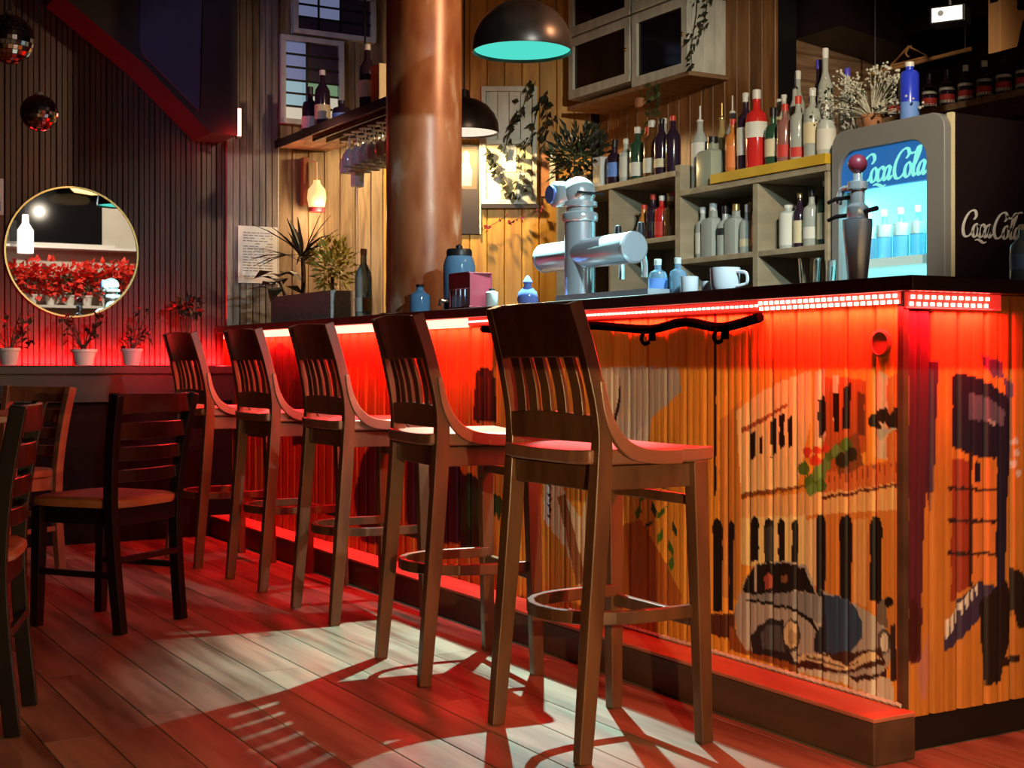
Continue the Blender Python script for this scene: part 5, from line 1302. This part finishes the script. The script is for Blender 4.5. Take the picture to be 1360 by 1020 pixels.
ol = thing('orange_lantern', 'long orange paper lantern under the entrance ceiling', 'lamp', (3.75, -1.0, 2.95))
q = MB().lathe([(0.0001, -0.25), (0.05, -0.2), (0.07, 0), (0.05, 0.2), (0.0001, 0.25)], 12); q.v = [(c, b, a) for a, b, c in q.v]
q.build('shade', 'lamp_amber', ol, smooth=True); MB().tube([(0, 0, 0.06), (0, 0, 0.2)], 0.003, 4).build('cord', 'black', ol)

# ------------------------------------------------------------------ drinks fridge
FX, FY0, FY1, FH = 4.0, 3.673, 4.278, 1.89
fr = thing('drinks_fridge', 'tall grey drinks fridge glowing cyan, with white script on its black side', 'fridge', (FX, FY0, 0))
LY = FY1 - FY0
MB().box(0.05, 0.65, 0.0, 0.03, 0.02, FH).build('side_panel', 'black_panel', fr, bevel=0.004)
MB().box(0.05, 0.65, LY-0.03, LY, 0.02, FH).build('side_panel', 'black_panel', fr, bevel=0.004)
MB().box(0.05, 0.65, 0.03, LY-0.03, FH-0.03, FH).build('top_panel', 'fridge_grey', fr)
MB().box(0.05, 0.65, 0.03, LY-0.03, 0.02, 0.30).build('base_panel', 'black_panel', fr)
MB().box(0.60, 0.65, 0.03, LY-0.03, 0.30, FH-0.03).build('rear_panel', 'black_panel', fr)
MB().box(0.585, 0.598, 0.035, LY-0.035, 0.31, FH-0.04).build('light_panel', 'fridge_glow', fr)
for dy in (0.032, LY-0.036): MB().box(0.10, 0.58, dy, dy+0.004, 0.31, FH-0.04).build('side_liner', 'fridge_shelf', fr)
MB().box(0.035, 0.052, -0.002, 0.022, 0.02, FH).build('edge_trim', 'cream', fr)
for y_ in (0.06, LY-0.06):
    MB().lathe([(0.02, 0), (0.02, 0.02)], 8, (0.12, y_, 0)).build('foot', 'black', fr); MB().lathe([(0.02, 0), (0.02, 0.02)], 8, (0.58, y_, 0)).build('foot', 'black', fr)
def rrect(y0, y1, z0, z1, rb, rt, n=8):
    pts = []
    for cy, cz, r, a0 in ((y1-rb, z0+rb, rb, -90), (y1-rt, z1-rt, rt, 0), (y0+rt, z1-rt, rt, 90), (y0+rb, z0+rb, rb, 180)):
        for i in range(n+1):
            a = R(a0 + 90*i/n); pts.append((cy + r*math.cos(a), cz + r*math.sin(a)))
    return pts
o_ = rrect(0.0, LY, 0.05, FH+0.004, 0.02, 0.065); i_ = rrect(0.090, LY-0.042, 0.34, FH-0.085, 0.03, 0.085)
n = len(o_); vs = []; f = []
for L, d in ((o_, -0.002), (i_, -0.002), (i_, 0.045), (o_, 0.034)): vs += [(d, a, b) for a, b in L]
for i in range(n):
    j = (i+1) % n
    for a, b in ((0, 1), (1, 2), (2, 3), (3, 0)): f.append((a*n+i, a*n+j, b*n+j, b*n+i))
door = MB().add(vs, f).build('door', 'fridge_grey', fr, smooth=True, bevel=0.004)
MB().prism([(a, b) for a, b in rrect(0.092, LY-0.044, 0.342, 1.640, 0.03, 0.002)], 0.020, 0.024, 'x').build('pane', 'glass_pane', door)
hp = rrect(0.092, LY-0.044, 1.500, FH-0.087, 0.03, 0.085)
hp = [(a, max(b, 1.645)) for a, b in hp]
hp2 = []
for p in hp:
    if not hp2 or (abs(p[0]-hp2[-1][0]) + abs(p[1]-hp2[-1][1])) > 1e-5: hp2.append(p)
sign = MB().prism(hp2, 0.012, 0.040, 'x').build('header_sign', 'sign_blue', fr)
MB().tube(crom([(-0.004, LY-0.022, 0.75), (-0.035, LY-0.022, 0.78), (-0.035, LY-0.022, 1.12), (-0.004, LY-0.022, 1.15)], 5), 0.008, 8).build('handle', 'steel', door)
for z in (0.70, 1.02, 1.33):
    MB().box(0.07, 0.58, 0.038, LY-0.038, z, z+0.012).build('shelf', 'fridge_shelf', fr)
    MB().box(0.058, 0.07, 0.038, LY-0.038, z, z+0.035).build('shelf_edge', 'fridge_shelf', fr)

# flowing script, drawn as pen strokes
def script_strokes():
    S_ = []
    def C(ox, swash):
        S_.append([(ox+1.05, 1.30), (ox+1.20, 1.42), (ox+1.30, 1.62), (ox+1.18, 1.92), (ox+0.85, 2.02), (ox+0.42, 1.75), (ox+0.12, 1.15), (ox+0.08, 0.55), (ox+0.30, 0.06), (ox+0.68, -0.02), (ox+1.02, 0.22), (ox+1.18, 0.45)])
    def o(ox):
        S_.append([(ox+0.42+0.30*math.cos(a), 0.48+0.50*math.sin(a)) for a in [PI/3 + 2*PI*i/12 for i in range(13)]])
        S_.append([(ox+0.55, 0.92), (ox+0.72, 0.78), (ox+0.92, 0.86)])
    def c(ox):
        S_.append([(ox+0.62, 0.70), (ox+0.60, 0.90), (ox+0.40, 0.97), (ox+0.17, 0.75), (ox+0.12, 0.40), (ox+0.28, 0.02), (ox+0.52, 0.04), (ox+0.78, 0.35)])
    def a(ox):
        S_.append([(ox+0.62, 0.80), (ox+0.45, 0.97), (ox+0.20, 0.82), (ox+0.08, 0.40), (ox+0.20, 0.02), (ox+0.42, 0.12), (ox+0.62, 0.55), (ox+0.66, 0.95), (ox+0.60, 0.30), (ox+0.72, 0.0), (ox+0.98, 0.28)])
    C(0, 0); o(1.05); c(1.75); a(2.42)
    # tail of the first capital waving under the small letters
    S_.append([(1.55, -0.28), (1.85, -0.22), (2.2, -0.32), (2.55, -0.44), (2.85, -0.34)])
    C(3.45, 1); o(4.45)
    S_.append([(5.25, 0.40), (5.55, 0.95), (5.78, 1.70), (5.68, 2.02), (5.50, 1.80), (5.42, 1.0), (5.42, 0.35), (5.55, 0.0), (5.80, 0.20)])
    a(5.80)
    # swash of the second capital running over to the last letters
    S_.append([(4.62, 1.78), (4.95, 1.62), (5.35, 1.66), (5.75, 1.92), (6.15, 2.12), (6.45, 2.10)])
    return S_
def script(unit, fn, depth):
    mb = MB()
    sx = [p for s in script_strokes() for p in s]
    for s in script_strokes():
        c = crom([(x + 0.22*y, y, 0) for x, y in s], 5); m = len(c)
        L = []; Rr = []
        for i, p in enumerate(c):
            d = (c[min(i+1, m-1)] - c[max(i-1, 0)])
            d = d.normalized() if d.length > 1e-9 else Vector((1, 0, 0))
            nrm = Vector((-d.y, d.x, 0))
            tp = min(1, i/3, (m-1-i)/3)
            wd_ = (0.055 + 0.10*abs(d.x*0.35 - d.y*0.94)**1.5) * (0.45 + 0.55*tp)
            L.append(p + nrm*wd_); Rr.append(p - nrm*wd_)
        vs = []
        for i in range(m):
            for q in (L[i], Rr[i]):
                vs.append(fn(q.x*unit, q.y*unit, 0)); vs.append(fn(q.x*unit, q.y*unit, depth))
        f = []
        for i in range(m-1):
            o = i*4; k = o+4
            f += [(o, o+2, k+2, k), (o+1, k+1, k+3, o+3), (o, k, k+1, o+1), (o+2, o+3, k+3, k+2)]
        f += [(0, 1, 3, 2), ((m-1)*4, (m-1)*4+2, (m-1)*4+3, (m-1)*4+1)]
        mb.add(vs, f)
    return mb
script(0.0545, lambda a, b, d: (0.010 - d, LY - 0.145 - a*0.98, 1.668 + b), 0.003).build('lettering', 'sign_letters', sign, fix=False)
script(0.0495, lambda a, b, d: (0.085 + a, -0.0012 - d, 1.425 + b), 0.002).build('lettering', 'letters_white', fr, fix=False)
# bottles in the fridge
b0 = None
for row, z in enumerate((0.7125, 1.0325, 1.3425)):
    for i in range(6):
        y = FY0 + 0.075 + i*0.091; hgt = 0.22 if row < 2 else 0.225
        lab = ['drink bottle on the lowest lit fridge shelf', 'drink bottle on the middle lit fridge shelf', 'drink bottle on the upper lit fridge shelf'][row]
        lab = ORD[5-i] + ' from the door handle: ' + lab
        bottle('spirit', FX + 0.13, y, z, hgt, 0.032, ['bottle_ice', 'bottle_clear', 'bottle_ice'][row], lab, 'cap_white', ('label_white', .5, .72) if row != 1 else ('label_blue', .2, .5), group=['drinks on the lowest fridge shelf', 'drinks on the middle fridge shelf', 'drinks on the upper fridge shelf'][row])
# on top of the fridge
bottle('tube', 4.12, 3.965, 1.892, 0.25, 0.037, 'bottle_blue', 'bright blue tall can on the fridge top beside the dried flowers', 'cap_white', ('label_blue', .05, .35), name='can', cat='can')

# ------------------------------------------------------------------ beer taps on the bar
ZB = 1.1505
tp = thing('beer_tower', 'shiny steel T-shaped beer tower standing on the bar', 'beer tap', (2.70, 4.187, ZB))
MB().lathe([(0.0001, 0), (0.095, 0), (0.095, 0.008), (0.075, 0.018), (0.062, 0.03), (0.0001, 0.03)], 28).build('base_flange', 'steel', tp, smooth=True)
MB().lathe([(0.0565, 0.03), (0.0565, 0.315)], 28).build('post', 'steel', tp, smooth=True)
MB().lathe([(0.062, 0.300), (0.066, 0.306), (0.066, 0.328), (0.062, 0.334), (0.050, 0.338), (0.050, 0.352), (0.064, 0.356), (0.064, 0.372), (0.050, 0.378)], 28).build('collar', 'chrome', tp, smooth=True)
q = MB().lathe([(0.052, -0.33), (0.054, -0.325), (0.054, 0.225), (0.052, 0.23)], 28); q.v = [(a, c, b + 0.185) for a, b, c in q.v]
q.build('cross_barrel', 'steel', tp, smooth=True)
for yy, s in ((-0.332, -1), (0.232, 1)):
    q = MB().lathe([(0.0001, 0), (0.055, 0), (0.055, 0.010), (0.048, 0.016), (0.0001, 0.016)], 28); q.v = [(a, yy + s*c, b + 0.185) for a, b, c in q.v]
    q.build('end_cap', 'brushed', tp, smooth=True)
hd = MB().ball((-0.005, 0.0, 0.405), 0.062, 20, 14, (1, 1, 0.95)).build('head', 'chrome', tp, smooth=True)
q = MB().lathe([(0.0001, 0), (0.042, 0), (0.047, 0.012), (0.047, 0.045), (0.036, 0.055), (0.0001, 0.05)], 24)
q.v = [(-0.045 - c*0.8, 0.02 + a*0.9 + c*0.5, 0.400 + b) for a, b, c in q.v]; q.build('badge_drum', 'chrome', hd, smooth=True)
q = MB().lathe([(0.0001, 0), (0.033, 0), (0.033, 0.006), (0.0001, 0.006)], 20)
q.v = [(-0.093 - c*0.8, 0.048 + a*0.9 + c*0.5, 0.400 + b) for a, b, c in q.v]; q.build('badge', 'blue_enamel', hd, smooth=True)
MB().box(-0.05, 0.06, -0.068, -0.060, 0.395, 0.403).build('lever', 'cap_black', tp)
for yy in (-0.26, -0.12, 0.14):
    tpp = MB().tube(crom([(0.05, yy, 0.185), (0.085, yy, 0.18), (0.10, yy, 0.14), (0.10, yy, 0.09)], 4), 0.011, 8).build('spout', 'chrome', tp, smooth=True)
    MB().lathe([(0.009, 0), (0.015, 0.05), (0.011, 0.09), (0.0001, 0.095)], 10, (0.085, yy, 0.19)).build('tap_handle', 'cap_black', tpp, smooth=True)
dt = thing('drip_tray', 'long low steel drip tray lying on the bar under the beer tower', 'tray', (2.66, 3.95, ZB))
# the tray lies beside the flange
MB().box(-0.13, 0.02, -0.42, 0.13, 0, 0.006).box(-0.13, -0.124, -0.42, 0.13, 0.006, 0.026).box(0.014, 0.02, -0.42, 0.13, 0.006, 0.026).box(-0.124, 0.014, -0.42, -0.414, 0.006, 0.026).box(-0.124, 0.014, 0.124, 0.13, 0.006, 0.026).build('pan', 'brushed', dt)
for i in range(18):
    MB().box(-0.122, 0.012, -0.405 + i*0.0295, -0.395 + i*0.0295, 0.019, 0.024).build('slat', 'steel', dt)
t2 = thing('glass_tap', 'slim tap with a round dark knob standing before the lit fridge', 'beer tap', (2.75, 2.84, ZB))
MB().lathe([(0.0001, 0), (0.06, 0), (0.06, 0.010), (0.03, 0.02), (0.0001, 0.02)], 20).build('base_flange', 'steel', t2, smooth=True)
MB().lathe([(0.027, 0.02), (0.033, 0.08), (0.041, 0.17), (0.041, 0.19), (0.034, 0.19), (0.030, 0.16), (0.022, 0.03)], 20).build('body', 'steel', t2, smooth=True)
MB().lathe([(0.022, 0.185), (0.03, 0.195), (0.03, 0.225), (0.02, 0.235), (0.02, 0.27), (0.028, 0.275), (0.028, 0.295), (0.013, 0.30), (0.010, 0.325)], 18).build('neck', 'chrome', t2, smooth=True)
MB().ball((0, 0, 0.345), 0.027, 14, 10).build('knob', 'maroon', t2, smooth=True)
for z in (0.205, 0.255):
    lv = MB().tube([(0, 0.02, z), (-0.01, 0.075, z), (-0.01, 0.105, z - 0.008)], 0.006, 8).build('lever', 'cap_black', t2, smooth=True)
MB().tube([(0.0, -0.02, 0.21), (0.0, -0.075, 0.215)], 0.007, 8).build('lever', 'cap_black', t2, smooth=True)
MB().tube(crom([(0, 0.025, 0.28), (0, 0.06, 0.28), (0, 0.075, 0.24)], 4), 0.009, 8).build('spout', 'chrome', t2, smooth=True)
# ------------------------------------------------------------------ things on the bar
jr = thing('drink_jar', 'big pale blue glass jar with dark lid on the bar by the column', 'jar', (2.70, 5.12, ZB))
MB().lathe([(0.0001, 0), (0.058, 0), (0.066, 0.02), (0.068, 0.20), (0.058, 0.235), (0.048, 0.245), (0.045, 0.245), (0.055, 0.23), (0.064, 0.20), (0.062, 0.025), (0.0001, 0.012)], 24).build('glass', 'jar_glass', jr, smooth=True)
MB().lathe([(0.0001, 0.27), (0.05, 0.27), (0.054, 0.262), (0.054, 0.240), (0.0001, 0.240)], 24).build('lid', 'cap_black', jr, smooth=True)
MB().lathe([(0.014, 0.27), (0.014, 0.285), (0.0001, 0.292)], 12).build('knob', 'cap_black', jr, smooth=True)
MB().tube([(-0.066, -0.02, 0.05), (-0.10, -0.025, 0.05), (-0.105, -0.026, 0.03)], 0.008, 8).build('tap', 'steel', jr, smooth=True)
mb_ = thing('menu_box', 'maroon box holding pale blue cards, standing on the bar', 'box', (2.58, 4.80, ZB))
MB().box(-0.05, 0.05, -0.09, 0.09, 0, 0.012).box(0.04, 0.05, -0.09, 0.09, 0.012, 0.145).box(-0.05, 0.04, -0.09, -0.08, 0.012, 0.145).box(-0.05, 0.04, 0.08, 0.09, 0.012, 0.145).box(-0.05, -0.042, -0.08, 0.08, 0.085, 0.145).build('case', 'maroon', mb_, bevel=0.003)
for i in range(4): MB().box(-0.044, 0.03, -0.074 + i*0.038, -0.044 + i*0.038, 0.0125, 0.082).build('card', 'card_blue', mb_)
bb = thing('blue_bottle', 'small round blue glass bottle with pointed stopper on the bar', 'bottle', (2.56, 4.32, ZB))
MB().lathe([(0.0001, 0), (0.03, 0), (0.04, 0.02), (0.034, 0.05), (0.014, 0.07), (0.012, 0.08)], 16).build('glass', 'blue_enamel', bb, smooth=True)
MB().lathe([(0.013, 0.079), (0.018, 0.087), (0.008, 0.105), (0.0001, 0.112)], 12).build('stopper', 'blue_enamel', bb, smooth=True)
bottle('wine', 2.64, 5.97, ZB, 0.33, 0.040, 'bottle_ice', 'pale blue tall bottle on the bar between planter and column', 'cap_white', ('label_white', .1, .3))
bottle('wine', 2.72, 5.80, ZB, 0.27, 0.040, 'bottle_brown', 'brown bottle on the bar close beside the column', 'cap_black', ('label_cream', .2, .4))
bottle('tube', 2.60, 4.66, ZB, 0.08, 0.024, 'bottle_frost', 'tiny white shaker right beside the maroon card box', 'steel' if False else 'cap_black', None, name='shaker', cat='shaker')
bottle('wine', 2.62, 5.33, ZB, 0.13, 0.045, 'jar_glass', 'low pale glass decanter on the bar before the column', 'cap_black', None, name='decanter', cat='decanter')
bottle('stout', 2.62, 3.60, ZB, 0.125, 0.030, 'bottle_ice', 'pale blue small bottle on the bar beyond the white mug', 'cap_white', ('label_blue', .2, .5))
bottle('stout', 2.64, 3.52, ZB, 0.125, 0.028, 'bottle_ice', 'clear blue-tinted small bottle beside the other, by the white dish', 'cap_white', None)
def mug(name, x, y, r, h, lab, mat, handle=True, cat='mug'):
    t = thing(name, lab, cat, (x, y, ZB))
    MB().lathe([(0.0001, 0), (r*0.8, 0), (r*0.97, h*0.25), (r, h), (r*0.92, h), (r*0.88, h*0.3), (0.0001, h*0.08)], 20).build('bowl', mat, t, smooth=True)
    if handle:
        MB().tube(crom([(0.2*r, -r*0.93, h*0.82), (0.5*r, -r*1.55, h*0.75), (0.5*r, -r*1.6, h*0.35), (0.2*r, -r*0.95, h*0.25)], 5), h*0.07, 6).build('handle', mat, t, smooth=True)
mug('mug', 2.60, 3.235, 0.045, 0.075, 'white mug with handle standing on the bar', 'mug_white')
mug('cup', 2.62, 3.435, 0.028, 0.06, 'small white straight cup next to the pale blue bottles', 'mug_white', False, 'cup')
mug('bowl', 2.62, 3.335, 0.026, 0.04, 'tiny white bowl between the white cup and mug', 'mug_white', False, 'bowl')
bottle('wine', 3.02, 2.50, ZB, 0.16, 0.036, 'bottle_ice', 'pale blue water bottle at the end of the bar before the black fridge side', 'cap_white', ('label_blue', .25, .5))
for i, (x, y, lab) in enumerate(((2.70, 2.98, 'clear tumbler on the bar, beside the slim tap'), (2.80, 3.02, 'clear tumbler just behind the first one, by the slim tap'))):
    t = thing('tumbler', lab, 'glass', (x, y, ZB)); MB().lathe([(0.0001, 0), (0.026, 0), (0.032, 0.09), (0.030, 0.09), (0.024, 0.008), (0.0001, 0.008)], 16).build('glass', 'glass_clear', t, smooth=True)

# ------------------------------------------------------------------ dark corner over the fridge
ms = thing('wall_shelf', 'dark wall shelf of miniature bottles in the corner beyond the fridge', 'shelf', (5.3, 4.75, 2.17))
MB().box(-0.12, 0.29, -0.62, 0.60, 0, 0.03).build('board', 'siding', ms)
MB().box(-0.10, 0.29, -0.64, -0.60, 0.03, 0.5).build('upright', 'cream', ms)
MB().box(-0.12, 0.29, -0.60, 0.60, 0.42, 0.62).build('pelmet', 'black_wood', ms)
for i in range(8):
    y = 5.16 - i*0.115
    bottle('stout', 5.26, y, 2.2005, 0.19, 0.036, 'bottle_dark', 'banded miniature bottle on the dark corner shelf, %s counted from the dried flowers' % ORD[i], 'cap_white' if i in (4, 5) else 'cap_black', ('label_red', .12, .34), group='miniature bottles on the corner shelf')
    o = bpy.data.objects
for t in [o for o in COL.objects if o.get('group') == 'miniature bottles on the corner shelf']:
    for z0 in (0.085, 0.022):
        MB().ring([(0.0368, z0), (0.0375, z0), (0.0375, z0+0.014), (0.0368, z0+0.014)], 14).build('paper_band', 'label_white', t)
cr = thing('coat_rail', 'thin wooden coat rail hanging in the dark corner above the fridge', 'rail', (4.9, 4.65, 2.36))
MB().tube([(0, -0.30, 0), (0, 0.32, 0)], 0.010, 8).build('rail', 'hanger_wood', cr, smooth=True)
for yy in (-0.27, 0.29): MB().tube([(0, yy, 0.01), (0, yy, H-2.36)], 0.004, 5).build('wire', 'black', cr)
hg = thing('wire_hanger', 'bare triangular wire hanger tilted on the thin wooden rail', 'hanger', (4.9, 4.72, 2.385))
MB().tube(crom([(0, 0, 0.01), (0, 0.02, 0.03), (0, 0.0, 0.055), (0, -0.015, 0.06)], 4), 0.004, 6).build('hook', 'hanger_wood', hg)
MB().sweep([(0, 0, 0.06), (0, 0.12, -0.010), (0, -0.12, -0.010)], 0.010, 0.010, side=(1, 0, 0), closed=True).build('triangle', 'hanger_wood', hg)
wbk = thing('wooden_bracket', 'orange-brown wooden angle bracket jutting from the dark ceiling corner', 'bracket', (4.46, 3.77, 2.15))
MB().prism([(-0.08, 0.24), (0.02, 0.27), (0.02, 0.20), (0.06, 0.18), (0.02, 0.05), (-0.08, 0.02)], -0.03, 0.03, 'y').build('brace', 'hanger_wood', wbk, bevel=0.003)
MB().beam((0.0, 0, 0.25), (0.45, 0, 0.52), 0.05, 0.035, side=(0, 1, 0)).build('strut', 'hanger_wood', wbk, bevel=0.003)
MB().beam((0.02, 0, 0.18), (0.45, 0, 0.24), 0.05, 0.035, side=(0, 1, 0)).build('strut', 'hanger_wood', wbk, bevel=0.003)
MB().beam((-0.06, 0, 0.22), (-0.06, 0, H-2.15), 0.04, 0.04, side=(0, 1, 0)).build('post', 'black', wbk)
sl = thing('spotlight', 'small ceiling spotlight with lit white face above the fridge', 'spotlight', (4.342, 3.959, 2.351))
q = MB().box(-0.05, 0.05, -0.07, 0.07, -0.035, 0.035)
q.build('head', 'black', sl, bevel=0.004)
MB().box(-0.0525, -0.0505, -0.06, 0.06, -0.028, 0.028).build('lens', 'bulb_white', sl)
MB().tube([(-0.056, 0.02, 0.0), (-0.075, 0.02, 0.0)], 0.012, 10).build('knob', 'steel', sl)
MB().tube([(0, 0, 0.035), (0, 0, H-2.351)], 0.008, 6).build('stem', 'black', sl)
sl.rotation_euler = (0.0, 0.25, 0.5)
sl.rotation_euler = (0, 0, 0.5)
tl = thing('track_spot', 'black track spotlight aimed at the bottle shelves', 'spotlight', (2.55, 1.9, 2.76))
MB().lathe([(0.03, 0.10), (0.05, 0.08), (0.055, 0.0), (0.05, 0.0), (0.045, 0.07)], 16).build('head', 'black', tl, smooth=True)
MB().tube([(0, 0, 0.10), (0, 0, H-2.76)], 0.012, 8).build('stem', 'black', tl)
t3 = thing('track_spot', 'black spotlight added to brighten the rusty column', 'spotlight', (3.55, 3.4, 2.93))
MB().lathe([(0.03, 0.10), (0.05, 0.08), (0.055, 0.0), (0.05, 0.0), (0.045, 0.07)], 16).build('head', 'black', t3, smooth=True)
MB().tube([(0, 0, 0.10), (0, 0, H-2.93)], 0.012, 8).build('stem', 'black', t3)
bl = thing('stage_lamp', 'black stage lamp throwing blue light, high by the side wall', 'spotlight', (0.3, 4.57, 2.95))
MB().lathe([(0.05, 0.12), (0.07, 0.1), (0.07, -0.02), (0.06, -0.02), (0.06, 0.09)], 16).build('head', 'black', bl, smooth=True)
MB().tube([(0, 0, 0.12), (0, 0, 0.2)], 0.012, 8).build('stem', 'black', bl)

rl = thing('fill_lamp', 'plain dome lamp added out of view to brighten the fridge side', 'lamp', (2.3, 0.2, 2.62))  # unseen lamp, added for its fill light
MB().ring([(0.15, 0), (0.15, 0.02), (0.08, 0.10), (0.02, 0.12), (0.02, 0.11), (0.075, 0.09), (0.14, 0.01)], 20).build('lamp_shade', 'black', rl, smooth=True)
MB().tube([(0, 0, 0.11), (0, 0, H-2.62)], 0.004, 5).build('cord', 'black', rl)

t4 = thing('track_spot', 'black spotlight added out of view to light the bar top', 'spotlight', (2.30, 2.0, 2.46))
MB().lathe([(0.03, 0.10), (0.05, 0.08), (0.055, 0.0), (0.05, 0.0), (0.045, 0.07)], 16).build('head', 'black', t4, smooth=True)
MB().tube([(0, 0, 0.10), (0, 0, H-2.46)], 0.012, 8).build('stem', 'black', t4)
